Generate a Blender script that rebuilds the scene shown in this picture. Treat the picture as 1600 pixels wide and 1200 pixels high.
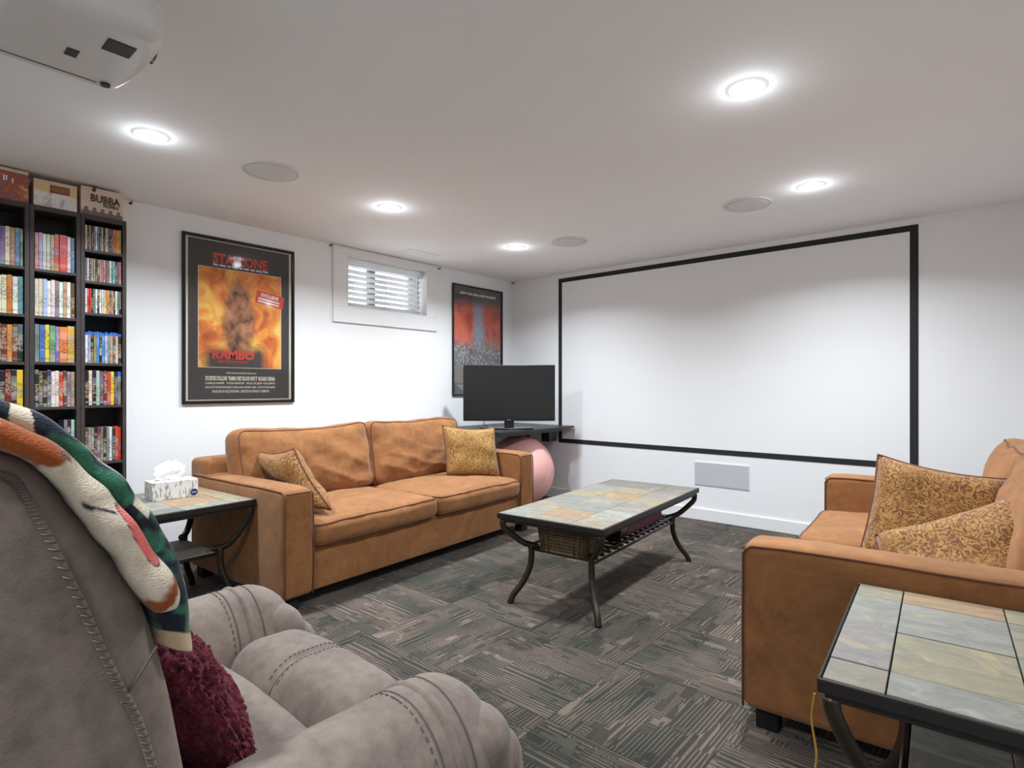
import bpy, bmesh, math, random
from mathutils import Vector, Matrix, noise
for o in list(bpy.data.objects): bpy.data.objects.remove(o)
S = bpy.context.scene
COL = S.collection
R = math.radians
random.seed(7)

# ------------------------------------------------------------------ camera
HC = 1.14
cd = bpy.data.cameras.new('camera'); cam = bpy.data.objects.new('camera', cd); COL.objects.link(cam)
cam.location = (0, 0, HC); cam.rotation_euler = (R(90), 0, R(40.8))
cd.sensor_fit = 'HORIZONTAL'; cd.sensor_width = 36; cd.lens = 891/1600*36; cd.shift_y = 5/1600; cd.clip_start = .02
S.camera = cam
# ------------------------------------------------------------------ world, exposure
W = bpy.data.worlds.new('world'); S.world = W; W.use_nodes = True
W.node_tree.nodes['Background'].inputs[0].default_value = (.86, .93, 1, 1)
W.node_tree.nodes['Background'].inputs[1].default_value = 5.0
S.view_settings.view_transform = 'Standard'; S.view_settings.look = 'None'
S.view_settings.exposure = 0.30; S.view_settings.gamma = 1; S.view_settings.use_curve_mapping = False
LAMP_W = 22.0        # watts of each ceiling downlight
LAMP_C = (.91, .985, 1.05)
HALO_FILL_W = 0.7  # watts of the extra point light added under each downlight
SPREAD = 147

# ------------------------------------------------------------------ materials
def srgb(r, g, b):
    f = lambda c: c/12.92 if c <= .04045 else ((c+.055)/1.055)**2.4
    return (f(r/255), f(g/255), f(b/255), 1)
class NT:
    def __init__(s, name):
        s.m = bpy.data.materials.new(name); s.m.use_nodes = True
        s.t = s.m.node_tree; s.n = s.t.nodes; s.b = s.n['Principled BSDF']; s.out = s.n['Material Output']
    def node(s, ty, **kw):
        n = s.n.new('ShaderNode'+ty)
        for k, v in kw.items(): setattr(n, k, v)
        return n
    def set(s, n, k, v):
        if isinstance(v, bpy.types.NodeSocket): s.t.links.new(v, n.inputs[k])
        else: n.inputs[k].default_value = v
        return n
    def bs(s, **kw):
        for k, v in kw.items(): s.set(s.b, k.replace('_', ' '), v)
    def coord(s, kind='Object'): return s.node('TexCoord').outputs[kind]
    def mapping(s, vec, scale=(1,1,1), rot=(0,0,0), loc=(0,0,0)):
        n = s.node('Mapping'); s.set(n, 'Vector', vec); s.set(n, 'Scale', scale); s.set(n, 'Rotation', rot); s.set(n, 'Location', loc)
        return n.outputs[0]
    def noise(s, vec, scale, detail=3, rough=.55, dist=0, out=0):
        n = s.node('TexNoise'); s.set(n, 'Vector', vec); s.set(n, 'Scale', scale); s.set(n, 'Detail', detail); s.set(n, 'Roughness', rough); s.set(n, 'Distortion', dist)
        return n.outputs[out]
    def ramp(s, fac, stops, interp='LINEAR'):
        n = s.node('ValToRGB'); s.set(n, 'Fac', fac); cr = n.color_ramp; cr.interpolation = interp
        while len(cr.elements) < len(stops): cr.elements.new(.5)
        for e, (p, c) in zip(cr.elements, stops): e.position = p; e.color = c if not isinstance(c, (int, float)) else (c, c, c, 1)
        return n.outputs[0]
    def mix(s, fac, a, b, mode='MIX'):
        n = s.node('Mix', data_type='RGBA', blend_type=mode)
        s.set(n, 0, fac); s.set(n, 6, a); s.set(n, 7, b)
        return n.outputs[2]
    def math(s, op, a, b=0.0, c=0.0):
        n = s.node('Math', operation=op)
        for i, v in enumerate((a, b, c)): s.set(n, i, v)
        return n.outputs[0]
    def sep(s, vec):
        n = s.node('SeparateXYZ'); s.set(n, 0, vec); return n.outputs
    def comb(s, x, y, z):
        n = s.node('CombineXYZ'); s.set(n, 0, x); s.set(n, 1, y); s.set(n, 2, z); return n.outputs[0]
    def bump(s, h, strength=.3, dist=.01):
        n = s.node('Bump'); s.set(n, 'Height', h); s.set(n, 'Strength', strength); s.set(n, 'Distance', dist)
        s.set(s.b, 'Normal', n.outputs[0])
M = {}
def simple(name, c, rough=.6, metal=0, bump=None, sheen=0, coat=0, vary=.08, vscale=8, spec=.5):
    k = NT(name); co = k.coord()
    n = k.noise(co, vscale, 4)
    lo = tuple(x*(1-vary) for x in c[:3])+(1,); hi = tuple(min(1, x*(1+vary)) for x in c[:3])+(1,)
    k.bs(Base_Color=k.ramp(n, [(.3, lo), (.7, hi)]), Roughness=rough, Metallic=metal)
    k.b.inputs['Specular IOR Level'].default_value = spec
    if sheen: k.bs(Sheen_Weight=sheen, Sheen_Roughness=.5)
    if coat: k.bs(Coat_Weight=coat)
    if bump: k.bump(k.noise(co, bump[0], 3), bump[1], bump[2])
    M[name] = k.m
    return k
simple('wall_paint', (.885, .89, .90, 1), .75, bump=(220, .08, .002), vary=.01, vscale=2)
simple('ceiling_paint', (.93, .935, .935, 1), .85, bump=(260, .08, .002), vary=.01, vscale=2)
simple('trim_white', (.86, .86, .86, 1), .45, vary=.01)
simple('screen_white', (.885, .89, .895, 1), .8, vary=.006, vscale=1.5)
simple('screen_tape', srgb(30, 30, 31), .75, vary=.1)
simple('speaker_grille', (.72, .72, .73, 1), .7, bump=(900, .3, .001), vary=.02)
simple('wall_grille', srgb(196, 198, 202), .7, bump=(900, .3, .001), vary=.02)
simple('black_wood', srgb(60, 52, 49), .5, bump=(60, .15, .002), vary=.18, vscale=14)
simple('black_back', srgb(30, 27, 26), .6, vary=.15)
simple('black_plastic', srgb(20, 20, 21), .35, vary=.05)
simple('black_gloss', srgb(9, 9, 10), .2, vary=.02)
simple('desk_black', srgb(34, 34, 35), .4, vary=.12, vscale=20)
simple('frame_black', srgb(18, 17, 16), .18, vary=.03)
simple('bronze', srgb(74, 66, 58), .38, metal=.75, bump=(120, .15, .002), vary=.22, vscale=18)
simple('bronze_dark', srgb(46, 42, 40), .5, metal=.4, bump=(150, .15, .002), vary=.15, vscale=20)
simple('steel', srgb(190, 190, 190), .3, metal=1, vary=.03)
simple('ball_pink', srgb(238, 178, 172), .42, vary=.04, vscale=6)
simple('roller_purple', srgb(128, 78, 104), .8, bump=(300, .2, .002), vary=.1)
simple('wicker', srgb(104, 88, 66), .75, bump=(200, .4, .003), vary=.35, vscale=45)
simple('proj_white', srgb(226, 224, 220), .3, vary=.01)
simple('proj_dark', srgb(38, 37, 36), .5, vary=.05)
simple('tissue', srgb(248, 248, 248), .9, sheen=.2, vary=.01)
simple('blind_white', (.85, .85, .85, 1), .5, vary=.01)
k = NT('blind_white'); d1 = k.node('BsdfTranslucent'); k.set(d1, 'Color', k.ramp(k.noise(k.coord(), 9), [(.3, (.9, .9, .9, 1)), (.7, (.94, .94, .94, 1))]))
mx = k.node('MixShader'); k.bs(Base_Color=(.88, .88, .88, 1), Roughness=.5); k.set(mx, 0, .35); k.set(mx, 1, k.b.outputs[0]); k.set(mx, 2, d1.outputs[0]); k.t.links.new(mx.outputs[0], k.out.inputs[0]); M['blind_white'] = k.m
simple('mullion', srgb(120, 122, 124), .5, vary=.04)
simple('piping_brown', srgb(104, 60, 36), .85, vary=.12, sheen=.1)
simple('thread', srgb(92, 82, 74), .7, vary=.1)
simple('letter_red', srgb(214, 62, 46), .55, vary=.06)
simple('letter_cream', srgb(226, 218, 198), .55, vary=.03)
simple('letter_white', srgb(240, 238, 232), .55, vary=.02)
simple('letter_dark', srgb(66, 52, 40), .6, vary=.06)
simple('print_charcoal', srgb(62, 58, 56), .6, vary=.08, vscale=5)
simple('gold_string', srgb(190, 140, 60), .5, vary=.2, vscale=60)
simple('navy', srgb(38, 40, 110), .5, vary=.03)
simple('felt_black', srgb(16, 14, 13), .9, vary=.1)
# emissive lamp lens
k = NT('lamp_lens'); k.bs(Base_Color=(1, 1, 1, 1), Emission_Color=(1, .97, .93, 1), Emission_Strength=7.0); M['lamp_lens'] = k.m
# window glass / picture glass
def glass(name, rough=.02, refl=1.0):
    k = NT(name); k.n.remove(k.b)
    g = k.node('BsdfGlossy'); k.set(g, 'Roughness', rough)
    t = k.node('BsdfTransparent'); f = k.node('Fresnel'); k.set(f, 'IOR', 1.45)
    mx = k.node('MixShader'); k.set(mx, 0, k.math('MULTIPLY', f.outputs[0], refl)); k.set(mx, 1, t.outputs[0]); k.set(mx, 2, g.outputs[0])
    k.t.links.new(mx.outputs[0], k.out.inputs[0]); M[name] = k.m
glass('glass'); glass('matte_glass', .12, .16); glass('picture_glass', .06, .45)
# brown microsuede
def suede(name, c):
    k = NT(name); co = k.coord()
    n1 = k.noise(co, 5, 5, .65, 1.2); n2 = k.noise(co, 32, 4, .6, .6)
    f = k.math('ADD', k.math('MULTIPLY', n1, .7), k.math('MULTIPLY', n2, .3))
    a = tuple(x*.74 for x in c[:3])+(1,); b = tuple(min(1, x*1.26) for x in c[:3])+(1,)
    k.bs(Base_Color=k.ramp(f, [(.34, a), (.66, b)]), Roughness=.9, Sheen_Weight=.35, Sheen_Roughness=.45, Sheen_Tint=(1, .8, .6, 1))
    k.b.inputs['Specular IOR Level'].default_value = .15
    k.bump(k.noise(co, 14, 5, .6), .25, .012); M[name] = k.m
suede('suede', srgb(144, 97, 60))
# grey-brown recliner hide
k = NT('hide'); co = k.coord()
f = k.math('ADD', k.math('MULTIPLY', k.noise(co, 6, 5, .6), .6), k.math('MULTIPLY', k.noise(co, 40, 4), .4))
k.bs(Base_Color=k.ramp(f, [(.36, srgb(112, 98, 89)), (.64, srgb(146, 130, 119))]), Roughness=.72, Sheen_Weight=.15)
k.b.inputs['Specular IOR Level'].default_value = .3
k.bump(k.math('ADD', k.noise(co, 300, 3), k.math('MULTIPLY', k.noise(co, 18, 4), 1.5)), .12, .004); M['hide'] = k.m
# paisley
def paisley(name, ground, mid, dark, scale=9):
    k = NT(name); co = k.coord('Object')
    wob = k.noise(co, 7, 2, .5, 0, 1)
    v = k.node('VectorMath', operation='MULTIPLY_ADD'); k.set(v, 0, wob); k.set(v, 1, (.09, .09, .09)); k.set(v, 2, co)
    vo = k.node('TexVoronoi', feature='SMOOTH_F1'); k.set(vo, 'Vector', v.outputs[0]); k.set(vo, 'Scale', scale); k.set(vo, 'Smoothness', .25)
    d = k.math('ADD', k.math('MULTIPLY', vo.outputs['Distance'], 24.0), k.math('MULTIPLY', k.noise(co, 30, 3, .55, 1.2), 30.0))
    s1 = k.math('ADD', k.math('MULTIPLY', k.math('SINE', d), .5), .5)
    s2 = k.math('MULTIPLY', s1, k.ramp(k.noise(co, 70, 2), [(.35, .45), (.6, 1.0)]))
    c = k.ramp(s2, [(.06, dark), (.34, mid), (.62, ground), (1, ground)])
    c = k.mix(k.math('MULTIPLY', k.ramp(k.noise(co, 11, 3), [(.42, 0.0), (.6, 1.0)]), .45), c, mid)
    k.bs(Base_Color=c, Roughness=.75, Sheen_Weight=.15)
    k.b.inputs['Specular IOR Level'].default_value = .25
    k.bump(s2, .25, .003); M[name] = k.m
paisley('paisley', srgb(166, 128, 72), srgb(142, 94, 48), srgb(98, 60, 34), 15)
paisley('paisley_gold', srgb(178, 142, 82), srgb(156, 114, 60), srgb(110, 74, 42), 15)
# slate: colour from the object, veins from noise
k = NT('slate'); co = k.coord(); oi = k.node('ObjectInfo')
rv = k.node('VectorMath', operation='MULTIPLY_ADD'); k.set(rv, 0, k.comb(oi.outputs['Random'], oi.outputs['Random'], oi.outputs['Random'])); k.set(rv, 1, (31, 17, 5)); k.set(rv, 2, co)
st = k.mapping(rv.outputs[0], (9, 26, 6), (0, 0, .3))
n1 = k.noise(st, 1.0, 6, .65, .8); n2 = k.noise(rv.outputs[0], 9, 4, .6, 1.0)
c1 = k.mix(k.ramp(n1, [(.38, 0.0), (.66, 1.0)]), k.mix(.6, oi.outputs['Color'], (.15, .145, .125, 1)), oi.outputs['Color'])
c2 = k.mix(k.math('MULTIPLY', k.ramp(n2, [(.56, 0.0), (.72, 1.0)]), .4), c1, srgb(196, 170, 118))
c3 = k.mix(k.math('MULTIPLY', k.ramp(n2, [(.22, 1.0), (.38, 0.0)]), .3), c2, srgb(214, 214, 204))
k.bs(Base_Color=c3, Roughness=k.ramp(n1, [(0, .5), (1, .72)])); k.b.inputs['Specular IOR Level'].default_value = .35
k.bump(k.math('ADD', n1, n2), .6, .006); M['slate'] = k.m
# media case spine: colour and a title from the object
def spine(name, band):
    k = NT(name); co = k.coord(); oi = k.node('ObjectInfo'); x, y, z = k.sep(co)
    rnd = oi.outputs['Random']; base = oi.outputs['Color']
    bw = k.node('RGBToBW'); k.set(bw, 0, base)
    ink = k.mix(k.math('LESS_THAN', bw.outputs[0], .16), srgb(58, 46, 44), srgb(222, 206, 176))
    seed = k.math('MULTIPLY', rnd, 91.0)
    tx = k.noise(k.comb(k.math('ADD', k.math('MULTIPLY', y, 90.0), seed), k.math('MULTIPLY', z, 260.0), seed), 1.0, 1)
    mid = k.math('LESS_THAN', k.math('ABSOLUTE', k.math('SUBTRACT', z, k.math('MULTIPLY', k.math('SUBTRACT', rnd, .5), .06))), k.math('MULTIPLY_ADD', rnd, .03, .03))
    low = k.math('LESS_THAN', k.math('ABSOLUTE', k.math('ADD', z, .082)), .006)
    msk = k.math('MULTIPLY', k.math('MULTIPLY', k.math('GREATER_THAN', tx, .52), .55), k.math('MAXIMUM', mid, low))
    blk = k.noise(k.comb(seed, k.math('MULTIPLY', z, 24.0), seed), 1.0, 0, out=1)
    bb = k.mix(k.math('MULTIPLY', k.math('GREATER_THAN', k.noise(k.comb(k.math('MULTIPLY', seed, 3.1), k.math('MULTIPLY', z, 20.0), .5), 1.0, 0), .58), .32), base, blk)
    c = k.mix(msk, bb, ink)
    if band: c = k.mix(k.math('GREATER_THAN', z, .072), c, srgb(52, 112, 190))
    k.bs(Base_Color=c, Roughness=.35); M[name] = k.m
spine('case_spine', False); spine('bluray_spine', True)
# carpet tile
k = NT('carpet'); co = k.coord(); oi = k.node('ObjectInfo'); rnd = oi.outputs['Random']
seed = k.math('MULTIPLY', rnd, 40.0)
px, py, pz = k.sep(co)
cv = k.comb(k.math('ADD', px, seed), k.math('MULTIPLY', py, 2.6), 0.0)
vo = k.node('TexVoronoi', distance='CHEBYCHEV', feature='F1'); k.set(vo, 'Vector', cv); k.set(vo, 'Scale', 6.0)
maze = k.math('SINE', k.math('MULTIPLY', vo.outputs['Distance'], 70.0))
vc = k.node('TexVoronoi', distance='CHEBYCHEV', feature='F1'); k.set(vc, 'Vector', k.comb(k.math('ADD', px, k.math('MULTIPLY', seed, 1.3)), k.math('MULTIPLY', py, 3.4), seed)); k.set(vc, 'Scale', 5.5)
vr, vg, vb = k.sep(vc.outputs['Color'])
lines = k.math('SINE', k.math('ADD', k.math('MULTIPLY', py, 450.0), k.math('MULTIPLY', vg, 6.28)))
broad = k.math('SINE', k.math('ADD', k.math('MULTIPLY', py, 225.0), k.math('MULTIPLY', vg, 6.28)))
zone = k.ramp(k.noise(k.comb(k.math('ADD', px, seed), k.math('MULTIPLY', py, 2.0), seed), 5.0, 1), [(.50, 0.0), (.56, 1.0)])
lines = k.mix(k.math('GREATER_THAN', vb, .72), lines, broad)
pat = k.mix(zone, lines, maze)
pv = k.ramp(pat, [(.1, .08), (.8, .9)])
tone = k.math('ADD', k.math('MULTIPLY', vr, .3), k.math('MULTIPLY', k.noise(k.comb(k.math('ADD', px, seed), k.math('MULTIPLY', py, 1.8), k.math('MULTIPLY', seed, 1.7)), 3.4, 0), .7))
tf = k.ramp(tone, [(.28, 0.0), (.66, 1.0)])
light = k.mix(tf, srgb(98, 96, 86), srgb(138, 123, 113))
dark = k.mix(tf, srgb(48, 49, 44), srgb(72, 64, 58))
c = k.mix(pv, dark, light)
tint = k.mix(rnd, (.55, .57, .54, 1), (1.0, .965, .94, 1))
c = k.mix(1.0, c, tint, 'MULTIPLY')
k.bs(Base_Color=c, Roughness=.95, Sheen_Weight=.1); k.b.inputs['Specular IOR Level'].default_value = .1
k.bump(k.math('ADD', pv, k.noise(co, 900, 2)), .4, .003); M['carpet'] = k.m
simple('carpet_under', srgb(50, 47, 44), .95, vary=.1)
# vertex-printed plush and maroon fluff
k = NT('plush'); at = k.node('Attribute', attribute_name='print'); co = k.coord()
k.bs(Base_Color=k.mix(.25, at.outputs['Color'], k.ramp(k.noise(co, 160, 3), [(.3, .25), (.7, .95)]), 'SOFT_LIGHT'), Roughness=.95, Sheen_Weight=.35, Sheen_Roughness=.4)
k.b.inputs['Specular IOR Level'].default_value = .1
k.bump(k.noise(k.mapping(co, (1, 1, 2)), 260, 3), .5, .005); M['plush'] = k.m
simple('maroon_fluff', srgb(136, 34, 62), .95, sheen=.12, bump=(260, .9, .012), vary=.45, vscale=130)
# poster pictures: abstract colour fields only
k = NT('picture_fire'); co = k.coord(); x, y, z = k.sep(co)
n = k.noise(co, 5.5, 6, .6, 1.0); n2 = k.noise(k.mapping(co, (1, 1, 1), (0, 0, 0), (3, 1, 0)), 3.2, 4, .55, .8)
fire = k.ramp(n, [(.28, srgb(150, 62, 34)), (.42, srgb(226, 122, 52)), (.52, srgb(244, 164, 70)), (.64, srgb(250, 208, 100)), (.78, srgb(252, 232, 170))])
rr = k.math('ADD', k.math('MULTIPLY', k.math('POWER', k.math('ABSOLUTE', k.math('ADD', x, .03)), 2.0), 34.0), k.math('MULTIPLY', k.math('POWER', k.math('ABSOLUTE', k.math('SUBTRACT', y, .0)), 2.0), 5.0))
mass = k.ramp(k.math('ADD', rr, k.math('MULTIPLY', n2, .9)), [(.72, 1.0), (1.0, 0.0)])
c = k.mix(mass, fire, k.ramp(k.noise(co, 11, 4, .6), [(.35, srgb(76, 48, 36)), (.5, srgb(164, 106, 70)), (.68, srgb(206, 150, 108))]))
c = k.mix(k.ramp(k.math('ADD', y, k.math('MULTIPLY', n2, .12)), [(0, 1.0), (.0001, 1.0)]), c, c)
low = k.node('MapRange'); k.set(low, 0, k.math('ADD', y, k.math('MULTIPLY', n2, .25))); k.set(low, 1, -.03); k.set(low, 2, -.12)
c = k.mix(k.math('MULTIPLY', low.outputs[0], k.ramp(k.math('ABSOLUTE', k.math('ADD', x, .04)), [(.17, 1.0), (.24, 0.0)])), c, srgb(70, 62, 60))
k.bs(Base_Color=c, Roughness=.6); M['picture_fire'] = k.m
k = NT('picture_city'); co = k.coord(); x, y, z = k.sep(co)
n = k.noise(co, 4, 4, .6, .8); sp = k.noise(k.mapping(co, (2, .8, 1)), 46, 2)
top = k.ramp(n, [(.35, srgb(150, 52, 34)), (.5, srgb(214, 84, 48)), (.66, srgb(226, 110, 70))])
cx = k.math('ABSOLUTE', k.math('ADD', x, k.math('MULTIPLY', k.math('SUBTRACT', n, .5), .2)))
c = k.mix(k.math('MULTIPLY', k.ramp(cx, [(.05, 1.0), (.1, 0.0)]), .8), top, srgb(120, 160, 184))
city = k.ramp(sp, [(.4, srgb(72, 72, 78)), (.55, srgb(126, 122, 120)), (.66, srgb(206, 206, 204))])
mr = k.node('MapRange'); k.set(mr, 0, k.math('ADD', y, k.math('MULTIPLY', k.math('SUBTRACT', n, .5), .25))); k.set(mr, 1, .05); k.set(mr, 2, -.1)
c = k.mix(mr.outputs[0], c, city)
mr2 = k.node('MapRange'); k.set(mr2, 0, y); k.set(mr2, 1, -.24); k.set(mr2, 2, -.3)
c = k.mix(mr2.outputs[0], c, srgb(112, 102, 96))
mr3 = k.node('MapRange'); k.set(mr3, 0, y); k.set(mr3, 1, .33); k.set(mr3, 2, .42)
c = k.mix(mr3.outputs[0], c, srgb(70, 62, 62))
k.bs(Base_Color=c, Roughness=.6); M['picture_city'] = k.m
# game box fronts
k = NT('box_tan'); k.bs(Base_Color=k.ramp(k.noise(k.coord(), 6, 3), [(.3, srgb(212, 182, 162)), (.7, srgb(228, 202, 184))]), Roughness=.4); M['box_tan'] = k.m
k = NT('box_yellow'); co = k.coord(); x, y, z = k.sep(co)
n = k.noise(co, 14, 4, .6, 1)
c = k.mix(k.ramp(k.math('ADD', z, k.math('MULTIPLY', n, .06)), [(.105, 1.0), (.125, 0.0)]), srgb(222, 190, 128), k.ramp(n, [(.35, srgb(170, 150, 150)), (.5, srgb(236, 232, 230)), (.75, srgb(214, 170, 110))]))
k.bs(Base_Color=c, Roughness=.35); M['box_yellow'] = k.m
k = NT('box_red'); co = k.coord(); n = k.noise(co, 16, 4, .6, 1)
k.bs(Base_Color=k.ramp(n, [(.32, srgb(110, 112, 130)), (.48, srgb(158, 76, 52)), (.6, srgb(184, 104, 74)), (.8, srgb(214, 190, 170))]), Roughness=.4); M['box_red'] = k.m
# tissue box print
k = NT('tissue_print'); co = k.coord()
d = k.noise(k.mapping(co, (95, 95, 26)), 1.0, 1, .5); hu = k.noise(k.mapping(co, (60, 60, 20), (0, 0, 0), (9, 2, 1)), 1.0, 0)
col = k.ramp(hu, [(.35, srgb(120, 140, 160)), (.48, srgb(196, 184, 156)), (.6, srgb(104, 108, 114)), (.7, srgb(170, 186, 190))])
k.bs(Base_Color=k.mix(k.ramp(d, [(.5, 0.0), (.6, .85)]), srgb(232, 230, 226), col), Roughness=.5); M['tissue_print'] = k.m
# TV screen
k = NT('tv_screen'); k.bs(Base_Color=srgb(16, 16, 17), Roughness=.28); k.b.inputs['Specular IOR Level'].default_value = .7; M['tv_screen'] = k.m

# ------------------------------------------------------------------ object helpers
def tag(o, label=None, cat=None, group=None, kind=None):
    if label: o['label'] = label
    if cat: o['category'] = cat
    if group: o['group'] = group
    if kind: o['kind'] = kind
    return o
def mk(name, mesh, mat=None, parent=None, loc=(0,0,0), rot=(0,0,0), smooth=False):
    o = bpy.data.objects.new(name, mesh); COL.objects.link(o)
    if mat and not mesh.materials: mesh.materials.append(M[mat] if isinstance(mat, str) else mat)
    o.location = loc; o.rotation_euler = rot
    if parent: o.parent = parent
    if smooth:
        for p in mesh.polygons: p.use_smooth = True
    return o
def empty(name, loc=(0,0,0), rz=0, label=None, cat=None, group=None):
    o = bpy.data.objects.new(name, None); COL.objects.link(o); o.location = loc; o.rotation_euler = (0, 0, rz)
    o.empty_display_size = .05
    return tag(o, label, cat, group)
def mesh(name, v, f):
    m = bpy.data.meshes.new(name); m.from_pydata([tuple(p) for p in v], [], f); m.update(); return m
class MB:
    def __init__(s): s.v = []; s.f = []
    def add(s, v, f):
        b = len(s.v); s.v += [tuple(p) for p in v]; s.f += [tuple(i+b for i in q) for q in f]; return s
    def box(s, a, b):
        x0, y0, z0 = a; x1, y1, z1 = b
        v = [(x0,y0,z0),(x1,y0,z0),(x1,y1,z0),(x0,y1,z0),(x0,y0,z1),(x1,y0,z1),(x1,y1,z1),(x0,y1,z1)]
        return s.add(v, [(0,3,2,1),(4,5,6,7),(0,1,5,4),(1,2,6,5),(2,3,7,6),(3,0,4,7)])
    def tube(s, path, r, seg=8, closed=False, flat=None):
        P = [Vector(p) for p in path]; n = len(P)
        rr = r if isinstance(r, (list, tuple)) else [r]*n
        vs = []; up = None
        for i in range(n):
            a = P[(i-1) % n] if (closed or i > 0) else P[i]; b = P[(i+1) % n] if (closed or i < n-1) else P[i]
            t = (b-a)
            if t.length < 1e-9: t = Vector((0,0,1))
            t.normalize()
            if up is None:
                up = Vector((0,0,1)) if abs(t.z) < .9 else Vector((1,0,0))
            u = up - t*up.dot(t)
            if u.length < 1e-6: u = Vector((1,0,0)) - t*t.x
            u.normalize(); w = t.cross(u); up = u
            for j in range(seg):
                an = 2*math.pi*j/seg
                vs.append(P[i] + (u*math.cos(an) + w*math.sin(an))*rr[i])
        fs = []
        m = n if closed else n-1
        for i in range(m):
            for j in range(seg):
                a0 = i*seg+j; a1 = i*seg+(j+1) % seg; b0 = ((i+1) % n)*seg+j; b1 = ((i+1) % n)*seg+(j+1) % seg
                fs.append((a0, a1, b1, b0))
        if not closed:
            fs.append(tuple(range(seg-1, -1, -1))); fs.append(tuple((n-1)*seg+j for j in range(seg)))
        return s.add(vs, fs)
    def lathe(s, prof, seg=24, axis='z', c=(0,0,0)):
        vs = []; fs = []; n = len(prof)
        for r, h in prof:
            for j in range(seg):
                a = 2*math.pi*j/seg
                p = (r*math.cos(a), r*math.sin(a), h)
                if axis == 'y': p = (p[0], p[2], -p[1])
                if axis == 'x': p = (p[2], p[0], p[1])
                vs.append((p[0]+c[0], p[1]+c[1], p[2]+c[2]))
        for i in range(n-1):
            for j in range(seg):
                fs.append((i*seg+j, i*seg+(j+1) % seg, (i+1)*seg+(j+1) % seg, (i+1)*seg+j))
        fs.append(tuple(range(seg-1, -1, -1))); fs.append(tuple((n-1)*seg+j for j in range(seg)))
        return s.add(vs, fs)
    def rbox(s, a, b, r=.02, seg=2, sub=(1,1,1), fn=None):
        ax = []
        for i in range(3):
            L0, L1 = a[i], b[i]; rad = min(r, (L1-L0)*.499)
            c = [L0 + rad*(1-math.tan(math.pi/4*(1-k/seg))) if seg else L0 for k in range(seg)]
            inner = [L0+rad+(L1-L0-2*rad)*k/sub[i] for k in range(sub[i]+1)]
            d = [L0+L1-q for q in reversed(c)]
            ax.append((c+inner+d, rad))
        N = [len(q[0])-1 for q in ax]; idx = {}; vs = []; fs = []
        def V(i, j, k):
            key = (i, j, k)
            if key in idx: return idx[key]
            p = Vector((ax[0][0][i], ax[1][0][j], ax[2][0][k])); q = Vector([min(max(p[t], a[t]+ax[t][1]), b[t]-ax[t][1]) for t in range(3)])
            d = Vector([(p[t]-q[t])/ax[t][1] if ax[t][1] > 1e-9 else 0 for t in range(3)])
            if d.length > 1e-9:
                d.normalize(); p = q + Vector([d[t]*ax[t][1] for t in range(3)])
            if fn: p = Vector(fn(p))
            idx[key] = len(vs); vs.append(p); return idx[key]
        for e in (0, 1):
            for i in range(N[0]):
                for j in range(N[1]):
                    k = N[2] if e else 0
                    q = (V(i,j,k), V(i+1,j,k), V(i+1,j+1,k), V(i,j+1,k)); fs.append(q if e else q[::-1])
            for i in range(N[0]):
                for k in range(N[2]):
                    j = N[1] if e else 0
                    q = (V(i,j,k), V(i,j,k+1), V(i+1,j,k+1), V(i+1,j,k)); fs.append(q if e else q[::-1])
            for j in range(N[1]):
                for k in range(N[2]):
                    i = N[0] if e else 0
                    q = (V(i,j,k), V(i,j+1,k), V(i,j+1,k+1), V(i,j,k+1)); fs.append(q if e else q[::-1])
        return s.add(vs, fs)
    def build(s, name, mat, parent=None, loc=(0,0,0), rot=(0,0,0), smooth=False):
        return mk(name, mesh(name, s.v, s.f), mat, parent, loc, rot, smooth)
def bez(pts, n=8):
    """Catmull-Rom through pts"""
    P = [Vector(p) for p in pts]; P = [P[0]*2-P[1]] + P + [P[-1]*2-P[-2]]; out = []
    for i in range(1, len(P)-2):
        for k in range(n):
            t = k/n; a, b, c, d = P[i-1], P[i], P[i+1], P[i+2]
            out.append(.5*((2*b)+(c-a)*t+(2*a-5*b+4*c-d)*t*t+(3*b-a-3*c+d)*t**3))
    out.append(P[-2]); return out
_font_dg = None
def text_mesh(txt, width, height, depth=.0004, bold=0.0):
    cu = bpy.data.curves.new('lettering', 'FONT'); cu.body = txt; cu.extrude = depth; cu.align_x = 'CENTER'; cu.align_y = 'CENTER'; cu.resolution_u = 2; cu.offset = bold
    o = bpy.data.objects.new('lettering', cu); COL.objects.link(o)
    bpy.context.view_layer.update()
    m = bpy.data.meshes.new_from_object(o.evaluated_get(bpy.context.evaluated_depsgraph_get()))
    bpy.data.objects.remove(o); bpy.data.curves.remove(cu)
    xs = [v.co.x for v in m.vertices]; ys = [v.co.y for v in m.vertices]
    sx = width/(max(xs)-min(xs)); sy = height/(max(ys)-min(ys)); mx = (max(xs)+min(xs))/2; my = (max(ys)+min(ys))/2
    for v in m.vertices: v.co.x = (v.co.x-mx)*sx; v.co.y = (v.co.y-my)*sy
    m.materials.clear(); return m
def ns(p, s, off=0): return noise.noise(Vector((p[0]*s+off, p[1]*s-off*.7, p[2]*s+off*.3)))
ORD = ['first','second','third','fourth','fifth','sixth','seventh','eighth','ninth','tenth','eleventh','twelfth','thirteenth','fourteenth','fifteenth','sixteenth','seventeenth','eighteenth','nineteenth','twentieth']

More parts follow.
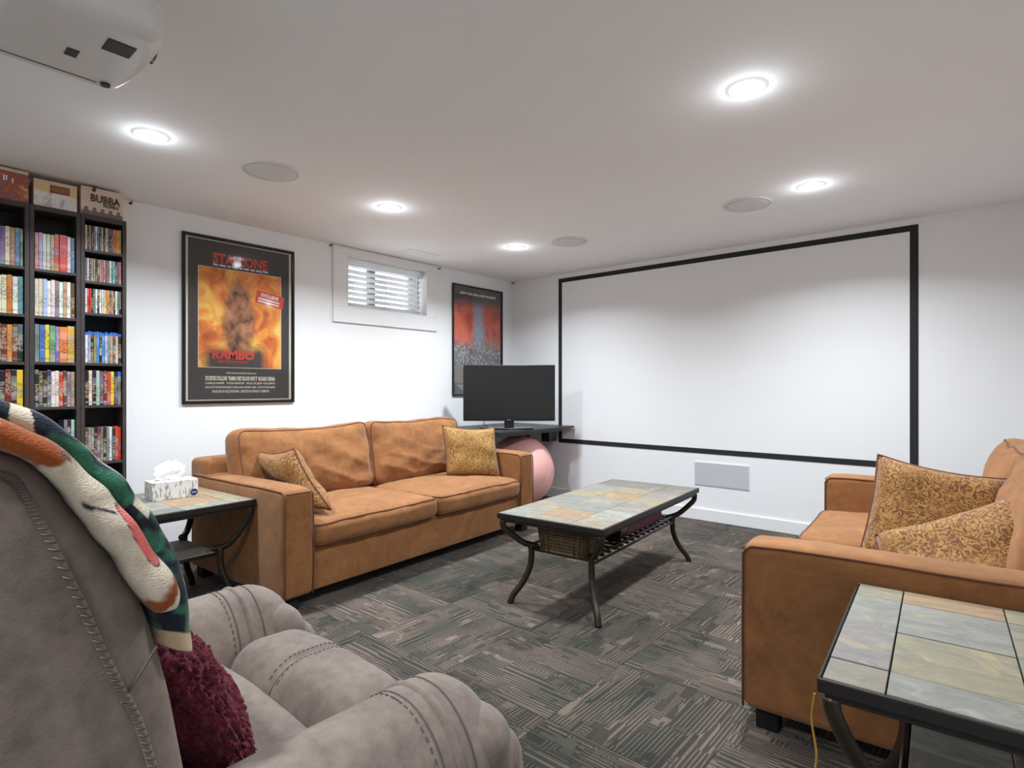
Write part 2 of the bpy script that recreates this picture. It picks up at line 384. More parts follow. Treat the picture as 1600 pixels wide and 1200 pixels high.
# ------------------------------------------------------------------ room shell
LX, RX, BY, FY, CE = -4.12, .66, 4.77, -1.35, 2.30
T = .12
WY0, WY1, WZ0, WZ1 = 2.672, 3.535, 1.80, 2.235
b = MB().box((LX-.4, FY-T, -.06), (RX+T, BY+T, -.006)); floor = b.build('floor', 'carpet_under'); tag(floor, 'carpet tile floor of grey brown patterned squares', 'floor', kind='structure')
b = MB().box((LX-.4, FY-T, CE), (RX+T, BY+T, CE+.1)); tag(b.build('ceiling', 'ceiling_paint'), 'flat white painted ceiling', 'ceiling', kind='structure')
WT = .30
b = MB().box((LX-WT, FY-T, -.006), (LX, WY0, CE)).box((LX-WT, WY1, -.006), (LX, BY+T, CE)).box((LX-WT, WY0, -.006), (LX, WY1, WZ0)).box((LX-WT, WY0, WZ1), (LX, WY1, CE))
tag(b.build('wall_left', 'wall_paint'), 'white wall with window and two framed posters', 'wall', kind='structure')
b = MB().box((LX, BY, -.006), (RX+T, BY+T, CE)); tag(b.build('wall_back', 'wall_paint'), 'white wall carrying the projection screen', 'wall', kind='structure')
b = MB().box((RX, FY, -.006), (RX+T, BY, CE)); tag(b.build('wall_right', 'wall_paint'), 'white wall behind the loveseat', 'wall', kind='structure')
b = MB().box((LX, FY-T, -.006), (RX+T, FY, CE)); tag(b.build('wall_front', 'wall_paint'), 'white wall behind the camera', 'wall', kind='structure')
def baseboard(name, a, c, label):
    b = MB().rbox(a, c, .004, 1); tag(b.build(name, 'trim_white'), label, 'baseboard', kind='structure')
baseboard('baseboard_back', (LX+.014, BY-.014, 0), (RX-.014, BY, .10), 'white baseboard below the projection screen')
baseboard('baseboard_left', (LX, FY, 0), (LX+.014, BY, .10), 'white baseboard below the posters')
baseboard('baseboard_right', (RX-.014, FY, 0), (RX, BY, .10), 'white baseboard behind the loveseat')
# carpet tiles
ts = .51; tm = MB().rbox((-ts/2+.0006, -ts/2+.0006, -.006), (ts/2-.0006, ts/2-.0006, 0), .0015, 1)
tmesh = mesh('carpet_tile', tm.v, tm.f); tmesh.materials.append(M['carpet'])
gx0 = -1.19-ts/2; gy0 = 1.56+ts/2
for i in range(-6, 4):
    for j in range(-6, 7):
        x = gx0+i*ts; y = gy0+j*ts
        if x < LX-.2 or x > RX+.2 or y < FY-.2 or y > BY+.2: continue
        mk('carpet_tile', tmesh, None, floor, (x, y, 0), (0, 0, R(90)*((i+j) % 2 + 2*random.randint(0, 1))))

# ------------------------------------------------------------------ window
win = empty('window_1', (LX, (WY0+WY1)/2, WZ0), 0, 'small basement window with white casing and horizontal blinds', 'window'); win['kind'] = 'structure'
yc = (WY0+WY1)/2; hw = (WY1-WY0)/2; hh = WZ1-WZ0
cas = MB().rbox((0, -hw-.127, -.127), (.02, hw+.127, 0), .003, 1).rbox((0, -hw-.127, hh), (.02, hw+.127, CE-WZ0-.004), .003, 1).rbox((0, -hw-.127, 0), (.02, -hw, hh), .003, 1).rbox((0, hw, 0), (.02, hw+.127, hh), .003, 1)
cas.build('casing', 'trim_white', win)
lin = MB().box((-WT, -hw, 0), (.02, -hw+.01, hh)).box((-WT, hw-.01, 0), (.02, hw, hh)).box((-WT, -hw+.01, 0), (.02, hw-.01, .01)).box((-WT, -hw+.01, hh-.01), (.02, hw-.01, hh))
lin.build('window_lining', 'trim_white', win)
fr = MB()
for a, c in (((-.24,-hw+.01,.01),(-.19,-hw+.055,hh-.01)),((-.24,hw-.055,.01),(-.19,hw-.01,hh-.01)),((-.24,-hw+.055,.01),(-.19,hw-.055,.05)),((-.24,-hw+.055,hh-.05),(-.19,hw-.055,hh-.01))): fr.rbox(a, c, .004, 1)
fr.build('window_frame', 'trim_white', win)
MB().rbox((-.235, -.075, .05), (-.18, -.01, hh-.05), .004, 1).build('mullion', 'mullion', win)
MB().box((-.218, -hw+.055, .05), (-.214, -.075, hh-.05)).build('pane', 'glass', win)
MB().box((-.218, -.01, .05), (-.214, hw-.055, hh-.05)).build('pane', 'glass', win)
bl = empty('window_blind', (LX-.07, yc, WZ0), 0, 'white horizontal slatted blind hanging in the basement window', 'blind')
MB().rbox((-.02, -hw+.018, hh-.072), (.035, hw-.018, hh-.013), .004, 1).build('valance', 'blind_white', bl)
sm = MB().rbox((-.025, -hw+.022, -.0015), (.025, hw-.022, .0015), .001, 1); smesh = mesh('slat', sm.v, sm.f); smesh.materials.append(M['blind_white'])
nsl = 7
for i in range(nsl):
    mk('slat', smesh, None, bl, (0, 0, .04+i*.0465), (0, R(-30), 0))
MB().rbox((-.02, -hw+.022, .010), (.02, hw-.022, .022), .003, 1).build('bottom_rail', 'blind_white', bl)
for y in (-hw+.1, 0, hw-.1):
    MB().tube([(.028, y, .02), (.028, y, hh-.06)], .0012, 5).build('ladder_cord', 'blind_white', bl)
MB().tube([(.04, hw-.075, hh-.06), (.041, hw-.073, .2), (.04, hw-.072, .055)], .0022, 6).build('tilt_wand', 'mullion', bl)

# ------------------------------------------------------------------ ceiling fittings
def downlight(x, y, label):
    e = empty('recessed_light', (x, y, CE), 0, label, 'ceiling light', 'recessed ceiling lights')
    MB().lathe([(.0585, -.001), (.0600, -.005), (.066, -.006), (.074, -.0025), (.0795, -.0002)], 48).build('trim_ring', 'trim_white', e)
    MB().lathe([(.0600, -.0045), (.0585, -.0095), (.045, -.0125), (.02, -.0135), (.0005, -.014)], 28).build('lens', 'lamp_lens', e, smooth=True)
    l = bpy.data.lights.new('downlight', 'AREA'); l.shape = 'DISK'; l.size = .11; l.energy = LAMP_W; l.color = LAMP_C; l.spread = R(SPREAD)
    o = bpy.data.objects.new('downlight', l); COL.objects.link(o); o.location = (0, 0, -.017); o.parent = e
    l = bpy.data.lights.new('halo_fill', 'POINT'); l.shadow_soft_size = .03; l.energy = HALO_FILL_W; l.color = LAMP_C  # added point light hanging below the lens, brightens the ceiling around it
    o = bpy.data.objects.new('halo_fill', l); COL.objects.link(o); o.location = (0, 0, -.06); o.parent = e
for x, y, lb in ((-.755, 2.266, 'largest recessed ceiling light, nearest the loveseat and camera'),
                 (-2.97, .90, 'recessed ceiling light nearest the media towers and projector'),
                 (-3.0, 2.265, 'recessed ceiling light above the near end of the long sofa'),
                 (-3.06, 3.595, 'recessed ceiling light in front of the corner television'),
                 (-.84, 3.61, 'recessed ceiling light near the right end of the projection screen'),
                 (-.76, -.46, 'recessed ceiling light out of view behind the camera')):
    downlight(x, y, lb)
for x, y, lb in ((-2.98, 1.47, 'round white ceiling speaker nearest the projector'), (-2.62, 3.73, 'round white ceiling speaker nearest the room corner'), (-1.235, 3.71, 'round white ceiling speaker above the right half of the screen')):
    e = empty('ceiling_speaker', (x, y, CE), 0, lb, 'speaker', 'round ceiling speakers')
    MB().lathe([(.138, -.004), (.139, -.008), (.146, -.008), (.149, -.003), (.149, 0)], 40).build('bezel', 'trim_white', e, smooth=True)
    MB().lathe([(.1375, -.001), (.1375, -.006), (.09, -.0085), (.0005, -.009)], 40).build('grille', 'speaker_grille', e, smooth=True)
v = empty('ceiling_vent', (-3.85, 3.225, CE), 0, 'small white ceiling vent above the basement window', 'vent')
MB().rbox((-.085, -.165, -.006), (-.06, .165, 0), .002, 1).rbox((.06, -.165, -.006), (.085, .165, 0), .002, 1).rbox((-.06, -.165, -.006), (.06, -.14, 0), .002, 1).rbox((-.06, .14, -.006), (.06, .165, 0), .002, 1).build('frame', 'ceiling_paint', v)
lm = MB().rbox((-.008, -.139, -.001), (.008, .139, .001), .0005, 1); lmesh = mesh('louvre', lm.v, lm.f); lmesh.materials.append(M['ceiling_paint'])
for i in range(7): mk('louvre', lmesh, None, v, (-.051+i*.017, 0, -.0042), (0, R(5), 0))
# cup hooks along the wall top
for p, lb in (((LX, 1.135, 2.285), 'tiny black hook on wall beside the media towers'), ((LX, 2.525, 2.285), 'tiny black hook on wall left of the window'), ((LX, 3.69, 2.28), 'tiny black hook on wall right of the window'), ((LX+.012, BY-.01, 2.288), 'tiny black hook in the room corner')):
    b = MB().lathe([(.008, 0), (.008, .003), (.003, .004), (.003, .016)], 10, 'x').tube([(.014, 0, 0), (.02, 0, -.008), (.028, 0, -.008), (.032, 0, .002), (.03, 0, .01)], .003, 6)
    o = b.build('wall_hook', 'black_plastic', None, p); tag(o, lb, 'hook', 'black wall hooks')

# ------------------------------------------------------------------ projection screen and wall speaker
sc = empty('projection_screen', (-1.962, BY, 0), 0, 'wide white wall projection screen with black border', 'screen')
x0, x1, z0, z1, w = -1.518, 1.518, .572, 2.256, .043
MB().box((x0+w, -.003, z0+w), (x1-w, 0, z1-w)).build('screen_surface', 'screen_white', sc)
for a, c in (((x0, -.005, z1-w), (x1, 0, z1)), ((x0, -.005, z0), (x1, 0, z0+w)), ((x0, -.005, z0+w), (x0+w, 0, z1-w)), ((x1-w-.006, -.005, z0+w), (x1, 0, z1-w))):
    MB().rbox(a, c, .002, 1).build('border_strip', 'screen_tape', sc)
ws = empty('wall_speaker', (-1.797, BY, .40), 0, 'pale grey rectangular in-wall speaker under the screen', 'speaker')
MB().rbox((-.233, -.006, -.103), (.233, 0, .103), .003, 1).build('bezel', 'trim_white', ws)
MB().rbox((-.226, -.009, -.096), (.226, -.005, .096), .002, 1).build('grille', 'wall_grille', ws)

# ------------------------------------------------------------------ posters
WROT = (R(90), 0, R(90))
def framed(name, yc, zc, w, h, label, fw=.022, gl='picture_glass'):
    e = empty(name, (LX, yc, zc), 0, label, 'poster'); e.rotation_euler = WROT
    for a, c in (((-w/2, -h/2, 0), (w/2, -h/2+fw, .022)), ((-w/2, h/2-fw, 0), (w/2, h/2, .022)), ((-w/2, -h/2+fw, 0), (-w/2+fw, h/2-fw, .022)), ((w/2-fw, -h/2+fw, 0), (w/2, h/2-fw, .022))):
        MB().rbox(a, c, .006, 2).build('frame_rail', 'frame_black', e)
    MB().box((-w/2+fw, -h/2+fw, .011), (w/2-fw, h/2-fw, .013)).build('glass_sheet', gl, e)
    return e
def letters(e, txt, x, y, w, h, mat, z=.0085, rz=0): mk('lettering', text_mesh(txt, w, h, .0004, .035 if h > .02 else .015), mat, e, (x, y, z), (0, 0, rz))
pA = framed('framed_poster', 1.818, 1.60, .787, 1.147, 'black framed film poster with fiery orange centre and red lettering')
MB().box((-.372, -.552, .002), (.372, .552, .006)).build('paper_border', 'letter_cream', pA)
MB().box((-.354, -.545, .006), (.354, .545, .0066)).build('printed_sheet', 'print_charcoal', pA)
MB().box((-.292, -.325, .0066), (.292, .365, .0072)).build('picture_edge', 'letter_cream', pA)
MB().box((-.288, -.321, .0072), (.288, .361, .0078)).build('picture', 'picture_fire', pA)
letters(pA, 'STALLONE', -.005, .432, .385, .072, 'letter_red')
letters(pA, 'No man, no law, no war can stop him.', 0, .384, .39, .026, 'letter_white')
letters(pA, 'RAMBO', -.055, -.232, .29, .068, 'letter_red')
letters(pA, 'FIRST BLOOD PART II', -.06, -.283, .21, .018, 'letter_red')
MB().box((-.105, -.045, .0079), (.105, .045, .0083)).build('sticker', 'letter_red', pA, (.205, .185, 0), (0, 0, R(-9)))
letters(pA, 'EXCLUSIVE', .205, .207, .13, .024, 'letter_white', .0088, R(-9))
for i, yy in enumerate((.178, .158)): MB().box((-.08, -.005, .0084), (.08, .005, .0087)).build('small_print', 'letter_white', pA, (.198-i*.003, yy, 0), (0, 0, R(-9)))
for t, y, w, h in (('MARIO KASSAR and ANDREW VAJNA present', -.362, .21, .014), ('SYLVESTER STALLONE  "RAMBO: FIRST BLOOD PART II"  RICHARD CRENNA', -.398, .49, .032), ('CHARLES NAPIER   STEVEN BERKOFF   MUSIC BY JERRY GOLDSMITH', -.434, .49, .018), ('EXECUTIVE PRODUCERS MARIO KASSAR AND ANDREW VAJNA   STORY BY KEVIN JARRE', -.462, .49, .018), ('PRODUCED BY BUZZ FEITSHANS   DIRECTED BY GEORGE P. COSMATOS', -.489, .4, .018)):
    letters(pA, t, 0, y, w, h, 'letter_cream', .0069)
pB = framed('framed_poster', 4.232, 1.612, .737, 1.115, 'black framed film poster in orange and blue behind the television', .016, 'matte_glass')
MB().box((-.354, -.544, .002), (.354, .544, .006)).build('printed_sheet', 'print_charcoal', pB)
MB().box((-.34, -.43, .006), (.34, .505, .0066)).build('picture', 'picture_city', pB)
letters(pB, 'NEW YORK HAS A NEW PROBLEM', .0, .475, .52, .024, 'letter_white', .0072)
for i, y in enumerate((-.455, -.475, -.495)): letters(pB, 'STARRING   MUSIC   PRODUCED   DIRECTED'[:30-i*4], -.05, y, .5-.05*i, .011, 'letter_cream', .0068)

# ------------------------------------------------------------------ media towers
FX = -3.93; UT = 2.12; SH = .015
UN = [(.398, .620, 'left'), (.620, .842, 'middle'), (.842, 1.064, 'right')]
SHELF = [[1.780, 1.527, 1.273, 1.032, .76, .50, .25], [1.778, 1.525, 1.277, 1.032, .76, .50, .25], [1.923, 1.745, 1.564, 1.278, 1.037, .712, .44, .2]]
for (y0, y1, nm), sh in zip(UN, SHELF):
    e = empty('media_tower', (LX+.005, (y0+y1)/2, 0), 0, {'left': 'black wooden media tower cut off by the left picture edge', 'middle': 'black wooden media tower between two matching towers', 'right': 'black wooden media tower nearest the framed poster'}[nm], 'shelf', 'black media towers')
    d = FX-(LX+.005); h = (y1-y0)/2-.0006
    for s in (-1, 1):
        a, c = sorted((s*h, s*(h-.0195))); MB().rbox((0, a, 0), (d, c, UT), .0015, 1).build('side_panel', 'black_wood', e)
    MB().rbox((0, -h+.0195, UT-.028), (d, h-.0195, UT), .0015, 1).build('top_board', 'black_wood', e)
    MB().box((0, -h+.0195, 0), (.006, h-.0195, UT-.028)).build('back_board', 'black_back', e)
    MB().rbox((.006, -h+.0195, 0), (d-.01, h-.0195, .06), .0015, 1).build('plinth', 'black_wood', e)
    sm_ = MB().rbox((.006, -h+.0195, -SH), (d-.003, h-.0195, 0), .001, 1); me = mesh('shelf_board', sm_.v, sm_.f); me.materials.append(M['black_wood'])
    for z in sh: mk('shelf_board', me, None, e, (0, 0, z))
PAL = dict(cream=(226,212,184), black=(38,34,34), tan=(190,156,122), grey=(128,124,122), white=(236,232,228), blue=(86,120,178), navy=(50,58,92), orange=(222,132,52), gold=(220,176,84), maroon=(112,46,44), silver=(176,178,180), brown=(96,66,50), crimson=(176,48,78), pink=(224,150,148), teal=(92,140,146), mint=(168,204,190), red=(202,62,46), green=(96,158,116), olive=(168,152,70), skyblue=(74,142,204), lightblue=(168,194,226), yellow=(240,196,52), lavender=(186,164,202), violet=(120,100,158), scarlet=(226,60,44), salmon=(226,140,112), cyan=(92,188,208))
ROWS = [
 (2, 0, .140, 'cream black tan black grey white blue black cream black cream grey black maroon orange orange gold gold', 'cd', 0),
 (2, 1, .131, 'grey white black silver tan black brown tan crimson pink black grey white teal mint navy grey pink', 'cd', 0),
 (2, 2, .139, 'white red red black grey white black white white cream gold orange brown tan navy white green black', 'cd', 0),
 (2, 3, .178, 'white silver black olive skyblue black skyblue lightblue grey tan brown cream black', 'br', 0),
 (2, 4, .198, 'black cream black silver black maroon red yellow black grey', 'dvd', 0),
 (2, 5, .196, 'brown brown brown black maroon brown black grey white black red red', 'dvd', 0),
 (1, 0, .200, 'pink lavender white cream tan red*1.3 scarlet*2.1 white blue', 'dvd', 0),
 (1, 1, .200, 'cream cream lightblue white white grey white tan white brown', 'dvd', 0),
 (1, 2, .200, 'grey blue*1.3 yellow green*1.3 violet orange*1.8 gold*1.7', 'dvd', 0),
 (1, 3, .198, 'black brown black navy white cream red brown grey tan', 'dvd', 0),
 (1, 4, .198, 'brown black mint', 'dvd', 1),
 (0, 0, .200, 'red cream salmon orange violet cream tan blue green*.6', 'dvd', 0),
 (0, 1, .200, 'grey navy white white cream orange white teal', 'dvd', 0),
 (0, 2, .200, 'olive black cyan brown maroon orange brown black', 'dvd', 0),
 (0, 3, .200, 'maroon brown black*2.3 maroon black yellow*1.1', 'dvd', 0)]
cmesh = {}
def case_mesh(w, h, d, mat):
    key = (round(w, 4), h, d, mat)
    if key not in cmesh:
        b = MB().rbox((-d, -w/2, -h/2), (0, w/2, h/2), min(.0018, w*.2), 1); m = mesh('disc_case', b.v, b.f); m.materials.append(M[mat]); cmesh[key] = m
    return cmesh[key]
SHN = ['top', 'second', 'third', 'fourth', 'fifth', 'sixth']
for u, r, h, spec, kind, right in ROWS:
    y0, y1, nm = UN[u]; a, c = y0+.022, y1-.022
    items = []
    for t in spec.split():
        q = t.split('*'); items.append((q[0], float(q[1]) if len(q) > 1 else 1.0))
    tot = sum(q[1] for q in items); unit = (c-a-.004)/tot
    if right: unit = .016; y = c-unit*tot-.002
    else: y = a+.002
    for i, (cn, wm) in enumerate(items):
        w = unit*wm; rr = random.Random(u*1000+r*100+i)
        hh_ = h + (rr.choice((0, 0, .003, -.004)) if kind != 'cd' else 0)
        if cn == 'red' and wm == 1.3: hh_ = h+.004
        dd = .128 if kind == 'cd' else .138
        o = mk('compact_disc_case' if kind == 'cd' else 'disc_case', case_mesh(w-.0008, hh_, dd, 'bluray_spine' if kind == 'br' or (u == 2 and r == 4 and i == 9) else 'case_spine'), None, None, (FX-.012-rr.random()*.006, y+w/2, SHELF[u][r]+hh_/2))
        col = srgb(*[max(8, min(250, q+rr.randint(-12, 12))) for q in PAL[cn]]); o.color = col
        side = 'right' if u == 0 or right else 'left'; nn = len(items)-1-i if side == 'right' else i
        thing = 'slim music disc case' if kind == 'cd' else 'film disc case'
        tag(o, f'{cn} {thing}, {ORD[nn]} from {side}, {SHN[r]} shelf of {nm} tower', 'disc case', f'disc cases on the {SHN[r]} shelf of the {nm} tower')
        y += w
# game boxes on top
def gamebox(y, w, h, mat, label, rz=0, dx=0):
    e = empty('board_game_box', (FX-.02+dx, y, UT), rz, label, 'box')
    MB().rbox((-.13, -w/2, 0), (0, w/2, h), .002, 1).build('box_body', mat, e)
    MB().rbox((-.0005, -w/2+.001, h*.9), (.0012, w/2-.001, h-.001), .0004, 1).build('lid_edge', 'box_tan', e)
    return e
g = gamebox(.95, .205, .163, 'box_tan', 'tan board game box with brown lettering and silhouettes on right tower', R(1))
def face_text(e, txt, y, z, w, h, mat, x=.0018): mk('lettering', text_mesh(txt, w, h, .0004, .03), mat, e, (x, y, z), (R(90), 0, R(90)))
face_text(g, 'BUBBA', .015, .104, .145, .044, 'letter_dark'); face_text(g, 'WONKA', .04, .071, .08, .022, 'letter_dark')
b = MB(); prof = [(-.1, 0), (-.1, .03)]
for i in range(5):
    cy = -.078+i*.039
    prof += [(cy-.018, .026), (cy-.012, .034), (cy-.006, .037)]
    prof += [(cy-.0095*math.cos(R(-35+250*k_/8)), .047+.0095*math.sin(R(-35+250*k_/8))) for k_ in range(9)]
    prof += [(cy+.006, .037), (cy+.012, .034), (cy+.018, .026)]
prof += [(.1, .03), (.1, 0)]
prof = [(p, z*.84) for p, z in prof]
b.add([(.0006, p, z+.003) for p, z in prof]+[(.0016, p, z+.003) for p, z in prof], [tuple(range(len(prof)))[::-1], tuple(range(len(prof), 2*len(prof)))]+[(i, (i+1) % len(prof), len(prof)+(i+1) % len(prof), len(prof)+i) for i in range(len(prof))])
b.build('silhouette_print', simple('sil', srgb(112, 104, 92), .5, vary=.05).m, g)
MB().rbox((.0004, -.085, .125), (.002, -.068, .158), .0004, 1).build('hat_print', 'letter_dark', g, (0, .0, 0), (R(-14), 0, 0))
g = gamebox(.735, .19, .148, 'box_yellow', 'yellow and white board game box on middle tower', R(-1))
MB().rbox((.0002, -.025, .085), (.0012, .062, .127), .0004, 1).build('label_panel', simple('lab', srgb(112, 74, 48), .5, vary=.3, vscale=60).m, g)
MB().rbox((.0012, -.018, .093), (.002, .055, .119), .0004, 1).build('label_inset', 'box_red', g)
g = gamebox(.525, .19, .17, 'box_red', 'red and grey board game box on left tower', R(1.5))
for i, (y, z0_, z1_) in enumerate(((-.062, .02, .15), (-.048, .03, .12), (-.005, .10, .13), (.005, .105, .13), (.03, .095, .12))): MB().rbox((.0002, y-.003, z0_), (.0012, y+.003, z1_), .0004, 1).build('spine_print', 'letter_white', g)

# ------------------------------------------------------------------ projector
pr = empty('ceiling_projector', (-1.88, .375, CE), 0, 'white rounded projector hanging upside down from the ceiling', 'projector')
def pfn(p):
    x, y, z = p
    if y > 0: y -= .03*(abs(x)/.22)**2.5
    return (x*(1-.06*max(0, (-.2-z)/.08)), y, z)
MB().rbox((-.225, -.18, -.255), (.225, .19, -.135), .045, 4, (8, 6, 2), pfn).build('projector_body', 'proj_white', pr, smooth=True)
MB().rbox((-.05, -.05, -.135), (.05, .05, -.125), .004, 1).build('mount_plate', 'proj_white', pr)
MB().tube([(0, 0, -.125), (0, 0, -.01)], .022, 16).build('mount_pole', 'proj_white', pr, smooth=True)
MB().lathe([(.07, -.012), (.07, -.004), (.05, 0)], 24).build('ceiling_plate', 'proj_white', pr)
MB().lathe([(.05, .15), (.05, .185), (.042, .188), (.038, .178), (.0005, .172)], 28, 'y', (.05, 0, -.19)).build('lens', 'black_gloss', pr, smooth=True)
MB().rbox((.055, .06, -.2575), (.125, .125, -.2535), .003, 1).build('vent_grille', 'proj_dark', pr, (0, 0, 0), (0, 0, 0))
MB().rbox((-.05, .0, -.2575), (-.005, .028, -.2535), .002, 1).build('hatch', 'proj_dark', pr)
MB().rbox((-.16, -.12, -.2568), (-.157, .1, -.2538), .001, 1).build('seam_line', 'proj_dark', pr)
MB().lathe([(.012, -.262), (.013, -.254)], 14, 'z', (-.15, .12, 0)).build('foot', 'proj_dark', pr)

# ------------------------------------------------------------------ upholstered seats
def edge_loop(a, c, z, r, fn, n=10):
    """closed rounded-rectangle path on a cushion at height z"""
    x0, y0 = a; x1, y1 = c; pts = []
    for cx_, cy_, st in ((x1-r, y1-r, 0), (x0+r, y1-r, 90), (x0+r, y0+r, 180), (x1-r, y0+r, 270)):
        for k_ in range(5):
            an = R(st+k_*22.5); pts.append(Vector((cx_+r*math.cos(an), cy_+r*math.sin(an), z)))
    out = []
    for i in range(len(pts)):
        p, q = pts[i], pts[(i+1) % len(pts)]; m = max(1, int((q-p).length/.05))
        for t in range(m): out.append(p.lerp(q, t/m))
    return [fn(p) for p in out]
def cushion(name, parent, a, c, puff, seed, r=.045, wr=.006, sub=(14, 14, 4), loc=(0,0,0), rot=(0,0,0), sag=0, tall=False):
    cx_, cy_, cz_ = [(a[i]+c[i])/2 for i in range(3)]; hx, hy, hz = [(c[i]-a[i])/2 for i in range(3)]
    def fn(p):
        x, y, z = p
        u, w_, t = (x-cx_)/hx, (y-cy_)/hy, (z-cz_)/hz
        g_ = max(0, 1-abs(u)**2.6)*max(0, 1-abs(w_)**2.6)
        z += puff*g_*t
        x += .012*max(0, 1-t*t)*(1-abs(w_)**4)*u; y += .012*max(0, 1-t*t)*(1-abs(u)**4)*w_
        x += .0022*math.sin(y*95+3*ns((x, y, z), 9, seed))*max(0, (u-.9)/.1)
        if tall: x += .02*max(0, -u)*(1-w_*w_)+.010*ns((y*1.0, z, seed), 4, seed)*max(0, -u)
        n_ = noise.fractal(Vector((x*7+seed, y*7, z*7)), 1.0, 2.0, 3)*wr + math.sin((x*.8+y*.3)*34+seed+4*ns((x, y, z), 3, seed))*wr*.35*(.4+abs(u))
        if tall: n_ += wr*.9*(1-abs(2*((x*2.1-y*1.0+.25*ns((x, y, z), 3, seed)+seed*.37) % .34)/.34-1))**5*max(0, .5+u*.8)*(1-abs(w_)**6)
        z += n_*(1 if t > 0 else .3)*abs(t)
        x += ns((x, y, z), 6, seed+5)*wr*.8; y += ns((x, y, z), 6, seed+9)*wr*.8
        z += sag*u*g_ if sag else 0
        return (x, y, z)
    o = MB().rbox(a, c, r, 3, sub, fn).build(name, 'suede', parent, loc, rot, True)
    for zz_, s in ((c[2]-r*.30, 1), (a[2]+r*.30, -1)):
        k_ = r*.30
        b_ = MB().tube(edge_loop((a[0]+k_-.003, a[1]+k_-.003), (c[0]-k_+.003, c[1]-k_+.003), zz_+.001*s, r*.75, lambda p: Vector(fn(p))), .0042, 6, True)
        b_.build('piping', 'piping_brown', o, smooth=True)
    return o
def couch(name, L, loc, rz, label, cat, bulge=(.05, .05), armh=.62, D=1.06, seed=1, back=0):
    e = empty(name, loc, rz, label, cat)
    aw = .172
    MB().rbox((-D+.05, aw-.01, .07), (-.035, L-aw+.01, .30), .012, 2, (4, 12, 3)).build('base', 'suede', e, smooth=True)
    MB().rbox((-D, .02, .07), (-D+.23, L-.02, .715), .035, 3, (3, 14, 6), lambda p: (p[0], p[1], p[2]+.006*ns(p, 5, seed))).build('back_frame', 'suede', e, smooth=True)
    for s in (0, 1):
        y0_, y1_ = (0, aw) if s == 0 else (L-aw, L)
        def fn(p, y0_=y0_, y1_=y1_):
            x, y, z = p; t = max(0, (z-.5)/.12); u = (y-(y0_+y1_)/2)/(aw/2)
            z += .010*t*(1-u*u)
            if x > -.1 and z > .5: z -= .012*((x+.1)/.1)**2
            return (x, y+.004*ns(p, 6, seed+s)+.003*u*math.sin(max(0, min(1, (z-.07)/.5))*math.pi), z+.003*ns(p, 5, seed+2))
        a_ = MB().rbox((-D+.06, y0_, .07), (0, y1_, armh), .028, 3, (12, 4, 8), fn).build('arm', 'suede', e, smooth=True)
        for yy, sg in ((y0_+.006, -1), (y1_-.006, 1)):
            path = [(-.006, yy, .075)]+[(-.006, yy, .075+(armh-.1)*k_/8) for k_ in range(1, 9)]+[(-.012, yy, armh-.012), (-.03, yy, armh-.004)]+[(-.03-(D-.12)*k_/10, yy, armh-.006) for k_ in range(1, 11)]
            path = [Vector(fn(Vector(p)))+Vector((.004 if p[0] > -.01 else 0, 0, 0)) for p in path]
            MB().tube(path, .0045, 6).build('piping', 'piping_brown', a_, smooth=True)
        MB().tube([(-.002, y0_+.01+(aw-.02)*k_/5, armh-.018) for k_ in range(6)], .0035, 6).build('piping', 'piping_brown', a_, smooth=True)
    n = 2; cw = (L-2*aw)/n
    for i in range(n):
        y0_ = aw+i*cw
        cushion('seat_cushion', e, (-.80-back, y0_+.003, .302), (.012, y0_+cw-.003, .432), .028, seed*3+i*7, .045, .006)
    for i in range(n):
        y0_ = aw+i*cw - (bulge[0] if i == 0 else 0); y1_ = aw+(i+1)*cw + (bulge[1] if i == n-1 else 0)
        w_ = y1_-y0_
        # local cushion: x = height, y = width, z = thickness
        cushion('back_cushion', e, (-.235, -w_/2+.004, -.10), (.235, w_/2-.004, .085), .05, seed*5+i*3, .06, .014, (26, 30, 4), (-.735-back, (y0_+y1_)/2, .655), (0, R(79), 0), 0, True)
    for x in (-D+.1, -.07):
        for y in (.07, L-.07): MB().rbox((x-.035, y-.035, 0), (x+.035, y+.035, .072), .003, 1).build('foot', 'felt_black', e)
    return e
couch('sofa', 2.17, (-2.70, 1.40, 0), R(4.0), 'long tan suede sofa along the poster wall', 'sofa', seed=1)
LV = 1.95
nd = Vector((-math.sin(R(4.2)), math.cos(R(4.2)), 0))
far = Vector((-.665, 1.948, 0))+nd*LV
couch('loveseat', LV, far, R(184.2), 'tan suede loveseat facing the long sofa at right', 'sofa', seed=4, D=1.12, back=.085)

